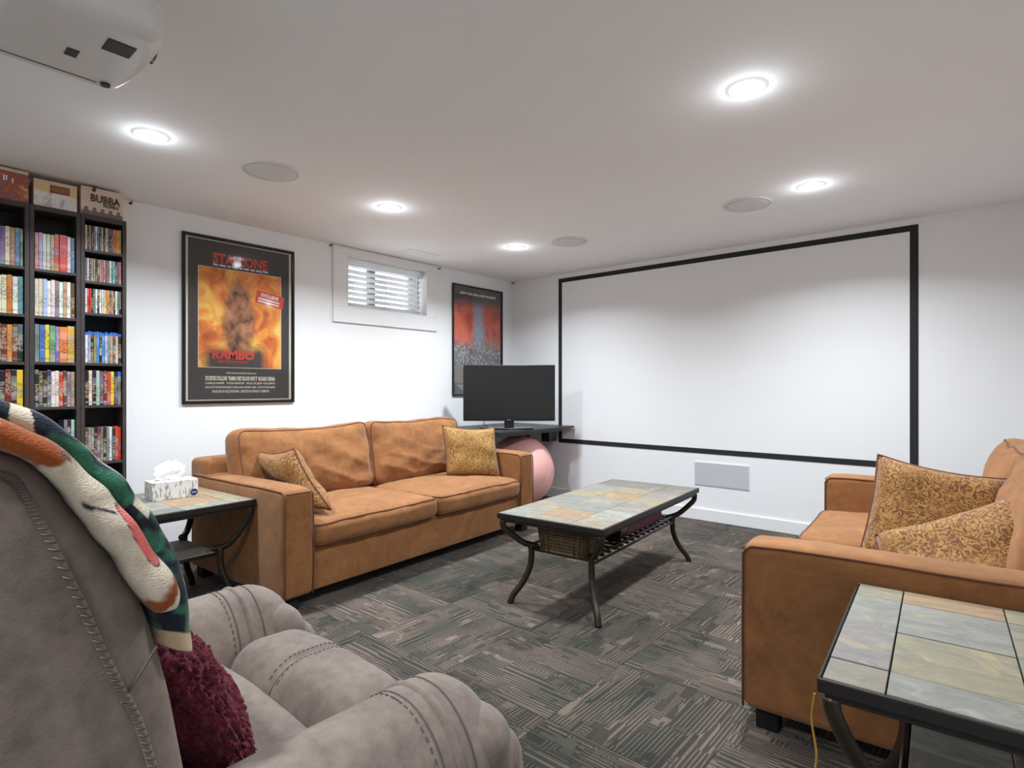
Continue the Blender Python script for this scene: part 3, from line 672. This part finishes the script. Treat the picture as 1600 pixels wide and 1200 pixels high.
# ------------------------------------------------------------------ throw pillows
def pillow(name, c, u, v, su, sv, th, mat, label, seed=0, slump=.0, group=None):
    u = Vector(u).normalized(); v = Vector(v).normalized(); w_ = u.cross(v).normalized()
    n = 22; V = []; F = []
    def edge(a_, b_):
        k_ = 1-.055*(1-a_*a_)*(abs(b_)**1.5) ; l_ = 1-.055*(1-b_*b_)*(abs(a_)**1.5)
        return a_*l_*su/2, b_*k_*sv/2
    idx = {}
    for s in (1, -1):
        for i in range(n+1):
            for j in range(n+1):
                a_, b_ = -1+2*i/n, -1+2*j/n; rim = i in (0, n) or j in (0, n)
                if rim and (i, j) in idx: continue
                x, y = edge(a_, b_); hgt = th/2*((1-a_**4)*(1-b_**4))**.55
                hgt *= 1+.22*ns((a_, b_, s), 1.7, seed)
                z = s*hgt+.006*ns((x, y, s), 14, seed)*(0 if rim else 1)
                y2 = y-slump*(1-a_*a_)*.5*(1+b_)*.5; z += slump*.6*math.sin(b_*2+a_)*(.4)
                idx[(i, j) if rim else (i, j, s)] = len(V); V.append((x, y2, z))
        g_ = lambda i, j: idx.get((i, j), idx.get((i, j, s)))
        for i in range(n):
            for j in range(n):
                q = (g_(i, j), g_(i+1, j), g_(i+1, j+1), g_(i, j+1)); F.append(q if s > 0 else q[::-1])
    rim = [(i, 0) for i in range(n)]+[(n, j) for j in range(n)]+[(i, n) for i in range(n, 0, -1)]+[(0, j) for j in range(n, 0, -1)]
    e = empty(name, c, 0, label, 'pillow', group)
    V = [u*p[0]+v*p[1]+w_*p[2] for p in V]
    mk('pillow_cover', mesh('pillow_cover', V, F), mat, e, smooth=True)
    MB().tube([V[idx[q]] for q in rim], .0045, 6, True).build('piping', 'piping_brown', e, smooth=True)
    return e
pillow('throw_pillow', (-3.10, 1.655, .615), (.37, .02, .035), (-.25, -.07, .326), .40, .42, .15, 'paisley', 'bronze paisley pillow slumped against the near arm of the long sofa', 3, .04)
pillow('throw_pillow', (-3.175, 3.185, .635), (.27, .37, -.03), (-.26, .10, .95), .42, .40, .13, 'paisley_gold', 'gold paisley pillow propped near the far arm of the long sofa', 8, .03)
pillow('throw_pillow', (-.215, 2.74, .632), (.92, .2, -.16), (.10, .35, .90), .42, .42, .20, 'paisley', 'gold paisley pillow standing at the back of the loveseat', 12, .02)
pillow('throw_pillow', (-.105, 2.33, .560), (.93, .10, .44), (-.16, .62, .62), .48, .40, .17, 'paisley', 'bronze paisley pillow leaning in front of the other loveseat pillow', 17, .03)

# ------------------------------------------------------------------ slate tables
SL = dict(g=(146,145,135), b=(134,136,130), o=(166,134,98), y=(154,145,117), t=(150,140,123), w=(162,161,149), p=(142,136,131), d=(120,117,109))
def slate(parent, x0, x1, y0, y1, z, key, gap=.0022):
    g_ = gap/2; dz = random.uniform(-.0008, .0012)
    b_ = MB().rbox((-(x1-x0)/2+g_, -(y1-y0)/2+g_, -.008), ((x1-x0)/2-g_, (y1-y0)/2-g_, dz), .0014, 1)
    o = b_.build('slate_tile', 'slate', parent, ((x0+x1)/2, (y0+y1)/2, z)); o.color = srgb(*SL[key]); return o
def table_frame(e, w, l, h, fw=.0065):
    MB().rbox((fw, fw, h-.022), (w-fw, l-fw, h-.009), .002, 1).build('tile_bed', 'bronze_dark', e)
    for a, c in (((0, 0, h-.030), (w, fw, h-.001)), ((0, l-fw, h-.030), (w, l, h-.001)), ((0, fw, h-.030), (fw, l-fw, h-.001)), ((w-fw, fw, h-.030), (w, l-fw, h-.001))):
        MB().rbox(a, c, .003, 1).build('edge_rail', 'bronze_dark', e)
    MB().rbox((.012, .012, h-.046), (w-.012, .026, h-.030), .002, 1).rbox((.012, l-.026, h-.046), (w-.012, l-.012, h-.030), .002, 1).rbox((.012, .026, h-.046), (.026, l-.026, h-.030), .002, 1).rbox((w-.026, .026, h-.046), (w-.012, l-.026, h-.030), .002, 1).build('apron', 'bronze_dark', e)
def curved_legs(e, w, l, h, reach, jz, r=.0165):
    J = []
    for sx in (0, 1):
        for sy in (0, 1):
            cx_, cy_ = (w if sx else 0), (l if sy else 0); dx, dy = (-1 if sx else 1), (-1 if sy else 1)
            P = lambda s, z: (cx_+dx*(.022+s), cy_+dy*(.022+s), z)
            up = bez([P(0, h-.04), P(.006, h-.08), P(reach*.3, jz+(h-jz)*.38), P(reach*.65, jz+.03), P(reach, jz+.012), P(reach+.012, jz+.012)], 6)
            dn = bez([P(reach*.86, jz+.012), P(reach*.88, jz-.03), P(reach*.83, jz*.66), P(reach*.62, jz*.38), P(reach*.34, jz*.16), P(reach*.22, 0)], 6)
            lg = MB().tube(up, r, 10).tube(dn, r, 10).build('leg', 'bronze', e, smooth=True)
            jx = P(reach*.9, jz); MB().lathe([(.0005, -.012), (.008, -.010), (.01, 0), (.008, .010), (.0005, .012)], 10, 'x', (jx[0]+dx*.012, jx[1]+dy*.012, jz+.012)).build('bolt', 'steel', lg, smooth=True)
            J.append(P(reach*.9, jz))
    return J
# coffee table
cw_, cl_, ch_ = .622, 1.365, .48
ct = empty('coffee_table', (-2.024, 2.222, 0), R(4.6), 'long slate topped coffee table on curved bronze legs in room centre', 'table')
table_frame(ct, cw_, cl_, ch_)
fx = .0075
def lane(x0, x1, ys, keys):
    for i in range(len(ys)-1): slate(ct, x0, x1, ys[i], ys[i+1], ch_, keys[i])
X0, X1, X2, X3 = fx, .205, .432, cw_-fx
E_ = cl_-fx
lane(X0, X1, [fx, .215, .44, .67, .89, 1.11, E_], 'gtbygd')
lane(X1, X2, [fx, .097, .297, .50, .70, .915, 1.10, E_], 'tobgoyd')
lane(X2, X3, [fx, .19, .40, .62, .88, 1.085, E_], 'twpypd')
J = curved_legs(ct, cw_, cl_, ch_, .125, .285)
xa, xb = .125, cw_-.125; ya, yb = .125, cl_-.125
for x in (xa, xb):
    MB().tube([(x, ya, .302), (x, yb, .302)], .0075, 8).build('shelf_rail', 'bronze', ct, smooth=True)
    MB().tube([(x, ya, .266), (x, yb, .266)], .0065, 8).build('shelf_rail', 'bronze', ct, smooth=True)
for y in (ya, yb): MB().tube([(xa, y, .284), (xb, y, .284)], .009, 8).build('end_rail', 'bronze', ct, smooth=True)
slm = MB().rbox((xa-.006, -.013, -.005), (xb+.006, .013, .005), .002, 1); slme = mesh('shelf_slat', slm.v, slm.f); slme.materials.append(M['bronze_dark'])
for i in range(15): mk('shelf_slat', slme, None, ct, (0, ya+.045+i*(yb-ya-.09)/14, .284))
def on_ct(x, y, z):
    a = R(4.6); return (-2.024+x*math.cos(a)-y*math.sin(a), 2.222+x*math.sin(a)+y*math.cos(a), z)
bk = empty('wicker_basket', on_ct(.335, .21, .291), R(4.6), 'brown woven wicker basket on the coffee table shelf', 'basket')
MB().rbox((-.125, -.10, 0), (.125, .10, .012), .004, 1).build('basket_bottom', 'wicker', bk)
b = MB()
for i in range(9):
    z = .008+i*.0165; gx = .132+.012*i/8; gy = .105+.012*i/8
    pts = []
    for t in range(56):
        a = 2*math.pi*t/56; ca, sa = math.cos(a), math.sin(a)
        pts.append((math.copysign(abs(ca)**.3, ca)*gx+0, math.copysign(abs(sa)**.3, sa)*gy+.0022*math.sin(t*math.pi+i*math.pi), z))
    b.tube(pts, .0088, 6, True)
b.build('woven_side', 'wicker', bk, smooth=True)
b = MB()
for t in range(26):
    a = 2*math.pi*t/26; ca, sa = math.cos(a), math.sin(a); fx_, fy_ = math.copysign(abs(ca)**.3, ca), math.copysign(abs(sa)**.3, sa)
    b.tube([(fx_*.140, fy_*.115, .0), (fx_*.154, fy_*.127, .148)], .0035, 5)
b.build('stake', 'wicker', bk, smooth=True)['kind'] = 'stuff'
b = MB(); b.tube([(math.copysign(abs(math.cos(a))**.3, math.cos(a))*.148, math.copysign(abs(math.sin(a))**.3, math.sin(a))*.121, .150) for a in [2*math.pi*t/48 for t in range(48)]], .008, 6, True).build('rim', 'wicker', bk, smooth=True)
fr_ = empty('foam_roller', on_ct(.432, .46, .291+.062), R(4.6), 'purple foam roller with black hollow core under the coffee table', 'roller')
def ring(prof, name, mat, p):
    b_ = MB(); n_ = len(prof); seg = 28; vs = []; fs = []
    for r_, h_ in prof:
        for j in range(seg):
            a = 2*math.pi*j/seg; vs.append((r_*math.cos(a), h_, r_*math.sin(a)))
    for i in range(n_):
        for j in range(seg): fs.append((i*seg+j, ((i+1) % n_)*seg+j, ((i+1) % n_)*seg+(j+1) % seg, i*seg+(j+1) % seg))
    return b_.add(vs, fs).build(name, mat, p, smooth=False)
ring([(.062, .09), (.062, .58), (.052, .58), (.052, .09)], 'foam_sleeve', 'roller_purple', fr_)
ring([(.0615, 0), (.0615, .088), (.03, .088), (.03, 0)], 'black_collar', 'black_plastic', fr_)
ring([(.0515, .089), (.0515, .60), (.03, .60), (.03, .089)], 'core_tube', 'black_plastic', fr_)
# side tables
def side_table(loc, rz, label, keys, cols):
    e = empty('slate_side_table', loc, rz, label, 'table')
    w_, l_, h_ = .66, .695, .56
    table_frame(e, w_, l_, h_)
    xs = [.0075, .115, .33, .545, w_-.0075]; ys = [.0075, .116, .348, .579, l_-.0075]
    it = iter(keys)
    for i in range(4):
        for j in range(4): slate(e, xs[i], xs[i+1], ys[j], ys[j+1], h_, next(it), .003)
    curved_legs(e, w_, l_, h_, .12, .30)
    xa, xb, ya, yb = .13, w_-.13, .13, l_-.13
    for y in (ya, yb): MB().tube([(xa, y, .285), (xb, y, .285)], .008, 8).build('shelf_rail', 'bronze', e, smooth=True)
    for x in (xa, xb): MB().tube([(x, ya, .285), (x, yb, .285)], .008, 8).build('shelf_rail', 'bronze', e, smooth=True)
    MB().rbox((xa+.008, ya+.008, .276), (xb-.008, yb-.008, .288), .002, 1).build('shelf_bed', 'bronze_dark', e)
    mx, my = (xa+xb)/2, (ya+yb)/2
    for i, (p, q, r_, s) in enumerate(((xa+.01, mx, ya+.01, my), (mx, xb-.01, ya+.01, my), (xa+.01, mx, my, yb-.01), (mx, xb-.01, my, yb-.01))): slate(e, p, q, r_, s, .297, 'dygt'[i])
    return e
side_table((-.284, 1.262, 0), R(3.9), 'slate side table beside the loveseat in the right foreground', 'tpgy' 'gygo' 'ggty' 'tgpy', 3)
side_table((-3.55, .638, 0), R(4.0), 'slate side table with tissue box beside the long sofa', 'tgdo' 'gdyo' 'pgoy' 'gdgt', 3)

# ------------------------------------------------------------------ tissue box
tb = empty('tissue_box', (-3.312, 1.10, .5608), R(-1), 'patterned tissue box with a white tissue pulled up on side table', 'tissue box')
MB().rbox((-.06, -.108, 0), (.06, .108, .094), .0025, 2).build('carton', 'tissue_print', tb)
MB().lathe([(.018, 0), (.018, .0008)], 20, 'x', (.0598, .088, .024)).build('badge', 'navy', tb)
MB().rbox((.0606, .076, .0225), (.0612, .100, .0255), .0004, 1).build('badge_line', 'letter_white', tb)
MB().lathe([(.045, .0935), (.045, .0946)], 24).build('opening_film', 'tissue', tb)
def tissue():
    V, F = [], []; n, m_ = 40, 14
    for j in range(m_+1):
        t = j/m_
        for i in range(n):
            a = 2*math.pi*i/n; flare = .022+.035*math.sin(t*math.pi*.62)
            rad = flare*(1-.72*t**3)*(1+.22*math.sin(3*a+2*t)+.16*math.sin(7*a-3*t)+.08*math.sin(13*a))
            x = rad*math.cos(a)*.62; y = rad*math.sin(a)*1.45-.012+.02*t*t
            z = .094+.082*t*(1+.16*math.sin(2*a+.6)) + (.010*math.sin(5*a)*t)
            V.append((x, y, z))
    for j in range(m_):
        for i in range(n): F.append((j*n+i, j*n+(i+1) % n, (j+1)*n+(i+1) % n, (j+1)*n+i))
    F.append(tuple(m_*n+i for i in range(n)))
    return mesh('tissue', V, F)
mk('tissue', tissue(), 'tissue', tb, smooth=True)

# ------------------------------------------------------------------ corner desk, television, ball
dk = empty('corner_desk', (-3.70, 4.2, 0), 0, 'black corner desk holding the television beside the screen', 'desk')
MB().rbox((-.405, -.56, .735), (.43, .55, .752), .003, 1).build('desk_top', 'desk_black', dk)
MB().rbox((-.405, -.56, 0), (-.365, -.48, .735), .003, 1).build('leg', 'desk_black', dk)
MB().rbox((-.405, .49, 0), (-.365, .54, .735), .003, 1).build('leg', 'desk_black', dk)
MB().rbox((.0, .28, 0), (.04, .32, .735), .003, 1).build('leg', 'desk_black', dk)
MB().rbox((-.365, -.55, .665), (.36, -.535, .735), .002, 1).build('apron', 'desk_black', dk)
MB().rbox((.34, -.535, .70), (.355, .44, .735), .002, 1).build('apron', 'desk_black', dk)
MB().rbox((.20, .30, .60), (.30, .43, .732), .006, 1).build('cable_box', 'black_plastic', dk)
tv = empty('television', (-3.475, 3.985, .752), R(40.8), 'black flat screen television angled in the room corner', 'television')
tw, t0, t1 = .425, .075, .594
MB().rbox((-tw, -.012, t0), (tw, .028, t1), .006, 2).build('casing', 'black_plastic', tv)
MB().rbox((-tw+.2, .028, t0+.04), (tw-.2, .06, t1-.18), .015, 2).build('rear_housing', 'black_plastic', tv)
MB().box((-tw+.011, -.0135, t0+.026), (tw-.011, -.0115, t1-.011)).build('display', 'tv_screen', tv)
MB().rbox((-.018, -.0142, t0+.008), (.018, -.0115, t0+.013), .0008, 1).build('maker_badge', 'steel', tv)
MB().rbox((-.045, 0, .012), (.045, .02, t0+.02), .004, 1).build('stand_neck', 'black_plastic', tv)
def stf(p): return (p[0], p[1]+.03*(p[0]/.22)**2, p[2])
MB().rbox((-.22, -.09, 0), (.22, .09, .014), .006, 2, (10, 2, 1), stf).build('stand_base', 'black_gloss', tv)
b = MB().tube(bez([(-.25, .07, .004), (-.28, .02, .012), (-.24, -.03, .006), (-.20, .0, .018), (-.24, .06, .05), (-.2, .09, .12)], 6), .003, 6)
b.build('cable', 'black_plastic', tv, smooth=True)
bb_ = empty('exercise_ball', (-3.545, 4.215, .335), 0, 'pink inflated exercise ball under the corner desk', 'ball')
b = MB(); prof = []
for i in range(41):
    a = math.pi*i/40; r_ = .335*math.sin(a); prof.append((max(.0005, r_), -.335*math.cos(a)))
b.lathe(prof, 56).build('ball_skin', 'ball_pink', bb_, smooth=True)
b = MB()
for z in (-.12, -.08, -.04, 0, .04, .08, .12):
    r_ = math.sqrt(.335**2-z*z); b.tube([(r_*math.cos(2*math.pi*t/60), r_*math.sin(2*math.pi*t/60), z) for t in range(60)], .0022, 5, True)
b.build('grip_rib', 'ball_pink', bb_, (0, 0, 0), (R(62), 0, R(30)), True)

# ------------------------------------------------------------------ recliner
rc = empty('recliner', (-1.25, .35, 0), 0, 'taupe stitched leather recliner in the left foreground', 'armchair')
def L_(x, y, z): return (x+1.25, y-.35, z)
def prism_side(prof, x0, x1, bul, nsl, seed):
    """closed (y,z) outline swept along x with softly rounded ends"""
    cy_ = sum(p[0] for p in prof)/len(prof); cz_ = sum(p[1] for p in prof)/len(prof); n_ = len(prof)
    nor = []
    for i in range(n_):
        a, c = Vector(prof[i-1]), Vector(prof[(i+1) % n_]); t = (c-a).normalized(); nor.append(Vector((t.y, -t.x)))
    ar = sum(prof[i-1][0]*prof[i][1]-prof[i][0]*prof[i-1][1] for i in range(n_))
    sg = 1 if ar > 0 else -1
    V, F = [], []
    st = []
    for k_ in range(6):
        a = math.pi/2*k_/5; st.append((x0+bul*(1-math.sin(a)), bul*(1-math.cos(a))))
    st = [(x0+bul*(1-math.cos(math.pi/2*(k_/5))) , bul*(1-math.sin(math.pi/2*(k_/5)))) for k_ in range(6)]
    mid = [(x0+bul+(x1-x0-2*bul)*k_/nsl, 0) for k_ in range(1, nsl)]
    en = [(x0+x1-p, q) for p, q in reversed(st)]
    rings = st+mid+en
    for x, ins in rings:
        for i in range(n_):
            p = Vector(prof[i])-nor[i]*sg*ins
            w_ = .006*ns((x, p.x, p.y), 6, seed)
            q = p+nor[i]*sg*w_
            V.append(L_(x, q.x, q.y))
    for r_ in range(len(rings)-1):
        for i in range(n_):
            f = (r_*n_+i, r_*n_+(i+1) % n_, (r_+1)*n_+(i+1) % n_, (r_+1)*n_+i); F.append(f if sg < 0 else f[::-1])
    F.append(tuple(range(n_)) if sg > 0 else tuple(range(n_))[::-1]); F.append(tuple(range((len(rings)-1)*n_, len(rings)*n_))[::-1] if sg > 0 else tuple(range((len(rings)-1)*n_, len(rings)*n_)))
    return V, F, nor, sg
front = [(.335, .40), (.315, .55), (.295, .682), (.277, .781), (.258, .849), (.225, .915), (.187, .983), (.150, 1.04), (.107, 1.072), (.045, 1.085)]
rear = [(-.02, 1.075), (-.075, 1.03), (-.105, .95), (-.10, .82), (-.07, .65), (-.03, .45), (-.01, .34), (.15, .33), (.30, .35)]
prof = [(p.x, p.y) for p in bez([(a, c, 0) for a, c in front+rear+[front[0]]], 4)][:-1]
BX0, BX1 = -1.64, -.842
V, F, nor, sg = prism_side(prof, BX0, BX1, .055, 10, 3)
bkr = mk('backrest', mesh('backrest', V, F), 'hide', rc, smooth=True)
# welt and stitches on the visible side, following the outline
wel = [Vector(L_(BX1-d_, p.x, p.y)) for p, d_ in [(q, .007*max(0, min(1, (q.y-.93)/.1))) for q in bez([(.03, 1.043, 0), (.075, 1.047, 0), (.107, 1.044, 0), (.122, 1.034, 0), (.133, 1.010, 0), (.150, .965, 0), (.184, .870, 0), (.214, .780, 0), (.241, .708, 0), (.262, .62, 0), (.275, .54, 0)], 8)]]
MB().tube(wel, .0055, 7).build('welt', 'hide', bkr, smooth=True)
b = MB(); acc = 0; d0 = .013
for i in range(len(wel)-1):
    p, q = wel[i], wel[i+1]; m_ = max(1, round((q-p).length/d0))
    for k_ in range(m_):
        a = p.lerp(q, (k_+.15)/m_); c = p.lerp(q, (k_+.80)/m_); t = (q-p).normalized(); up = Vector((0, t.z, -t.y))
        b.tube([a+up*.005+Vector((.0035, 0, 0)), a.lerp(c, .5)+up*.001+Vector((.0066, 0, 0)), c-up*.004+Vector((.0048, 0, 0))], .0014, 5)
b.build('stitching', 'thread', bkr, smooth=True)['kind'] = 'stuff'
b = MB().tube([Vector(L_(BX1+.001, y, z)) for y, z in ((.222, .742), (.245, .775), (.262, .80))], .0018, 6); b.build('cross_seam', 'thread', bkr)
# seat, bolster
def seat_fn(p): return (p[0], p[1], p[2]+.012*(1-min(1, (p[0]/.26)**2))+.004*ns(p, 7, 2))
MB().rbox(L_(-1.508, .20, .20), L_(-.992, .602, .468), .035, 3, (12, 10, 3), seat_fn).build('seat_cushion', 'hide', rc, smooth=True)
def bol_fn(p):
    x, y, z = p; yy = y+.35
    z += (.016*(1-min(1, (x/.26)**2))+.004*ns(p, 6, 5))*max(0, min(1, (z-.1)/.3))
    z -= .011*math.exp(-(x/.010)**2)*max(0, min(1, (z-.2)/.2)); y -= .011*math.exp(-(x/.010)**2) if yy > .8 else 0
    return (x, y, z)
bo = MB().rbox(L_(-1.508, .606, .09), L_(-.992, .835, .492), .085, 5, (36, 4, 6), bol_fn).build('front_bolster', 'hide', rc, smooth=True)
def bol_z(y):
    if y < .691: return .407+math.sqrt(max(0, .085**2-(.691-y)**2))
    if y > .75: return .407+math.sqrt(max(0, .085**2-(y-.75)**2))
    return .492
def bol_p(x, y, up=0.0):
    q = Vector(bol_fn(Vector(L_(x, y, bol_z(y))))); q.z += up; return q
MB().tube([bol_p(-1.25, .614+.21*k_/24) for k_ in range(25)], .0022, 6).build('seam', 'thread', bo, smooth=True)
b = MB()
for s_ in (-1, 1):
    for k_ in range(17):
        y = .622+k_*.0115; b.tube([bol_p(-1.25+s_*.016, y, .001), bol_p(-1.25+s_*.016, y+.006, .001)], .0012, 4)
b.build('stitching', 'thread', bo)['kind'] = 'stuff'
# arms
for s, xa, xb in ((-1, -1.785, -1.512), (1, -.988, -.715)):
    xm = (xa+xb)/2; hw_ = (xb-xa)/2
    def af(p, xm=xm):
        x, y, z = p; u = (x+1.25-xm)/hw_ if False else (x-(xm+1.25))/hw_
        return (x, y, z+(.022*(1-u*u)+.003*ns(p, 7, 4))*max(0, min(1, (z-.4)/.15)))
    ar_ = MB().rbox(L_(xa, .02, .10), L_(xb, .865, .545), .125, 5, (6, 14, 5), af).build('arm', 'hide', rc, smooth=True)
    MB().rbox(L_(xa-.004, .672, .14), L_(xb+.004, .738, .5495), .125, 5, (6, 2, 5), af).build('arm_band', 'hide', ar_, smooth=True)
    def over(dz, y, lo=.30):
        """path across the arm at y, lifted dz above its skin"""
        out = []
        for k_ in range(33):
            u = -1+2*k_/32; a = math.pi*(1-k_/32)
            z_ = .42+.125*math.sin(a) if False else 0
            ex = math.copysign(min(1, abs(math.cos(a))*1.0), math.cos(a))
            # flat top between the two rounded shoulders
            if k_ < 12: t_ = k_/12*math.pi/2; x_, zz_ = xa+.125-.125*math.cos(t_), .42+.125*math.sin(t_)
            elif k_ > 20: t_ = (32-k_)/12*math.pi/2; x_, zz_ = xb-.125+.125*math.cos(t_), .42+.125*math.sin(t_)
            else: x_, zz_ = xa+.125+(xb-xa-.25)*(k_-12)/8, .545
            p_ = Vector(af(Vector(L_(x_, y, zz_)))); nrm = Vector((x_-xm, 0, .35)).normalized() if 12 <= k_ <= 20 else Vector((x_-(xa+.125 if k_ < 12 else xb-.125), 0, zz_-.42)).normalized()
            out.append(p_+nrm*dz)
        return out
    for yy in (.668, .736): MB().tube(over(-.0002, yy), .0022, 6).build('seam', 'thread', ar_, smooth=True)
    pth = over(.0012, .655); b = MB()
    for j_ in range(len(pth)-1): b.tube([pth[j_], pth[j_].lerp(pth[j_+1], .55)], .0013, 4)
    b.build('stitching', 'thread', ar_)['kind'] = 'stuff'
    def ff(p):
        x, y, z = p; return (x, y-.05*max(0, (z-.30)/.25)**2, z)
    MB().rbox(L_(xa+.006, .735, .10), L_(xb-.006, .895, .520), .07, 4, (5, 4, 6), ff).build('arm_front', 'hide', ar_, smooth=True)
    MB().rbox(L_(xa+.012, .76, .09), L_(xb-.012, .925, .462), .07, 4, (5, 4, 6), ff).build('arm_front_roll', 'hide', ar_, smooth=True)
MB().rbox(L_(-1.70, .02, .05), L_(-.80, .62, .30), .02, 2).build('chassis', 'felt_black', rc)
for x in (-1.66, -.84):
    for y in (.06, .72): MB().rbox(L_(x-.03, y-.03, 0), L_(x+.03, y+.03, .10), .004, 1).build('foot', 'black_plastic', rc)

# ------------------------------------------------------------------ plush throw over the backrest
def px_on(x, y, X):
    l = (x-800)/891; s_, c_ = math.sin(R(40.8)), math.cos(R(40.8))
    dx, dy = -s_+c_*l, c_+s_*l; t = X/dx
    return (dy*t, HC-(y-605)/891*t)
def fold(name, lower, upper, X, x0, x1, colour, parent, tip=True, n=26):
    lo = bez([(*px_on(a, c, X), 0) for a, c in lower], n); up = bez([(*px_on(a, c, X), 0) for a, c in upper], n)
    m_ = min(len(lo), len(up)); V, F, C = [], [], []; seg = 72
    L0 = len(lo); U0 = len(up); m_ = 200
    for i in range(m_+1):
        t = i/m_; p = lo[min(L0-1, int(t*(L0-1)))].lerp(lo[min(L0-1, int(t*(L0-1))+1)], t*(L0-1) % 1); q = up[min(U0-1, int(t*(U0-1)))].lerp(up[min(U0-1, int(t*(U0-1))+1)], t*(U0-1) % 1)
        c = (p+q)/2; h = (q-p)/2
        if tip: h = h*math.sqrt(max(.0004, 1-max(0, (t-.93)/.07)**2))
        for j in range(seg):
            a = 2*math.pi*j/seg; ca, sa = math.cos(a), math.sin(a)
            ex = math.copysign(abs(ca)**.55, ca); ey = math.copysign(abs(sa)**.8, sa)
            # near end (towards +x) rounded, long body away from it
            x = (x0+x1)/2+ex*(x1-x0)/2; rim = max(0, (ex-.7)/.3)
            if ca > 0: x = x1-(1-math.cos(math.asin(min(1, abs(ey)))))*h.length*1.0
            pt = c+h*ey
            wv = .004*ns((x, pt.x, pt.y), 22, 3)
            V.append(L_(x+wv, pt.x+wv, pt.y+wv)); C.append(colour(t, ey, x, (x, pt.x, pt.y)))
    for i in range(m_):
        for j in range(seg):
            F.append((i*seg+j, i*seg+(j+1) % seg, (i+1)*seg+(j+1) % seg, (i+1)*seg+j))
    F.append(tuple(range(seg))[::-1]); F.append(tuple(m_*seg+j for j in range(seg)))
    me = mesh(name, V, F); at_ = me.color_attributes.new('print', 'FLOAT_COLOR', 'POINT')
    for i, c in enumerate(C): at_.data[i].color = c
    return mk(name, me, 'plush', parent, smooth=True)
CRM, RST, NVY, GRN, PNK, DRK = srgb(224, 208, 184), srgb(160, 84, 44), srgb(44, 48, 60), srgb(62, 116, 92), srgb(236, 116, 108), srgb(48, 50, 62)
def lerpc(a, c, t): t = max(0, min(1, t)); return tuple(a[i]*(1-t)+c[i]*t for i in range(4))
def col_face(t, v, x, p):
    w_ = .05*ns(p, 40, 1)+.03*ns(p, 110, 4); tt = t+w_
    c = CRM
    if tt < .06: c = lerpc(CRM, RST, .15)
    c = lerpc(c, RST, min((tt-.115)/.03, (.36+.05*v-tt)/.03))
    c = lerpc(c, RST, min((tt-.80-.03*v)/.03, (.925-tt-.02*v)/.02))
    # small dark line, dark spot and pink patch of the print
    def seg(a, b_, wd):
        ax, ay, bx, by = a[0], a[1]*.11, b_[0], b_[1]*.11; px_, py_ = t, v*.11
        k_ = max(0, min(1, ((px_-ax)*(bx-ax)+(py_-ay)*(by-ay))/((bx-ax)**2+(by-ay)**2))); return 1.5-math.hypot(px_-ax-k_*(bx-ax), py_-ay-k_*(by-ay))/wd
    pk = 1.0-((t-.645)/.095)**2-((v-.74+1.2*(t-.645))/.42)**2
    c = lerpc(c, DRK, pk*8+1.4); c = lerpc(c, PNK, pk*9)
    c = lerpc(c, DRK, seg((.485, -.42), (.50, -.30), .012)); c = lerpc(c, DRK, seg((.50, -.25), (.555, .45), .006))
    c = lerpc(c, srgb(74, 90, 104), seg((.36, .62), (.385, .72), .009))
    return c
def col_tree(t, v, x, p):
    n_ = ns(p, 24, 2)+.6*ns(p, 60, 7)
    c = lerpc(NVY, GRN, .5+n_*4)
    if .06 < t < .13 and n_ < .5: c = lerpc(NVY, GRN, .1)
    if .18 < t+.02*v < .255: c = CRM
    if .58 < t < .64 and v > .1: c = CRM
    if .13 < t < .18: c = NVY
    if t > .955: c = lerpc(CRM, srgb(206, 170, 120), .6)
    if v > .93 and .2 < t < .9: c = lerpc(c, CRM, .6)
    return c
th = empty('plush_throw', (-1.25, .35, 0), 0, 'folded plush throw printed with green pines and a brown and cream animal', 'blanket')
fold('face_fold', [(-70, 690), (0, 707), (75, 740), (132, 809), (190, 884), (238, 952), (262, 962)], [(-70, 640), (0, 655), (88, 694), (168, 760), (238, 848), (276, 905), (288, 940)], -.838, -1.28, -.838, col_face, th)
fold('tree_fold', [(-70, 645), (0, 665), (88, 706), (168, 772), (226, 848), (246, 930), (250, 1012)], [(-70, 612), (0, 625), (75, 650), (146, 707), (212, 766), (262, 832), (296, 920), (311, 1022)], -.862, -1.34, -.862, col_tree, th, tip=False)

# ------------------------------------------------------------------ maroon fluffy cushion
def fluff():
    bm = bmesh.new(); bmesh.ops.create_icosphere(bm, subdivisions=6, radius=1)
    for v in bm.verts:
        p = v.co.copy(); q = Vector([math.copysign(abs(c)**.75, c) for c in p])
        d = 1+.10*ns(p, 2.2, 4)+.06*ns(p, 16, 2)+.05*ns(p, 34, 6)+.03*ns(p, 60, 1)
        v.co = Vector((q.x*.21*d, q.y*.05*d*(1+.5*(1-p.x*p.x)), q.z*.145*d))
    m_ = bpy.data.meshes.new('fluffy_cushion'); bm.to_mesh(m_); bm.free(); return m_
mc = mk('fluffy_cushion', fluff(), 'maroon_fluff', None, (-1.17, .392, .572), (R(24), 0, 0), True)
tag(mc, 'maroon fluffy cushion leaning on the recliner backrest', 'cushion')

# gold ribbon end hanging at the side table
b = MB().tube(bez([(-.300, 1.315, .50), (-.306, 1.318, .44), (-.296, 1.314, .37), (-.308, 1.318, .29), (-.300, 1.316, .25)], 6), .0022, 6)
tag(b.build('gold_string', 'gold_string', None), 'thin gold string hanging under the foreground slate side table', 'string')
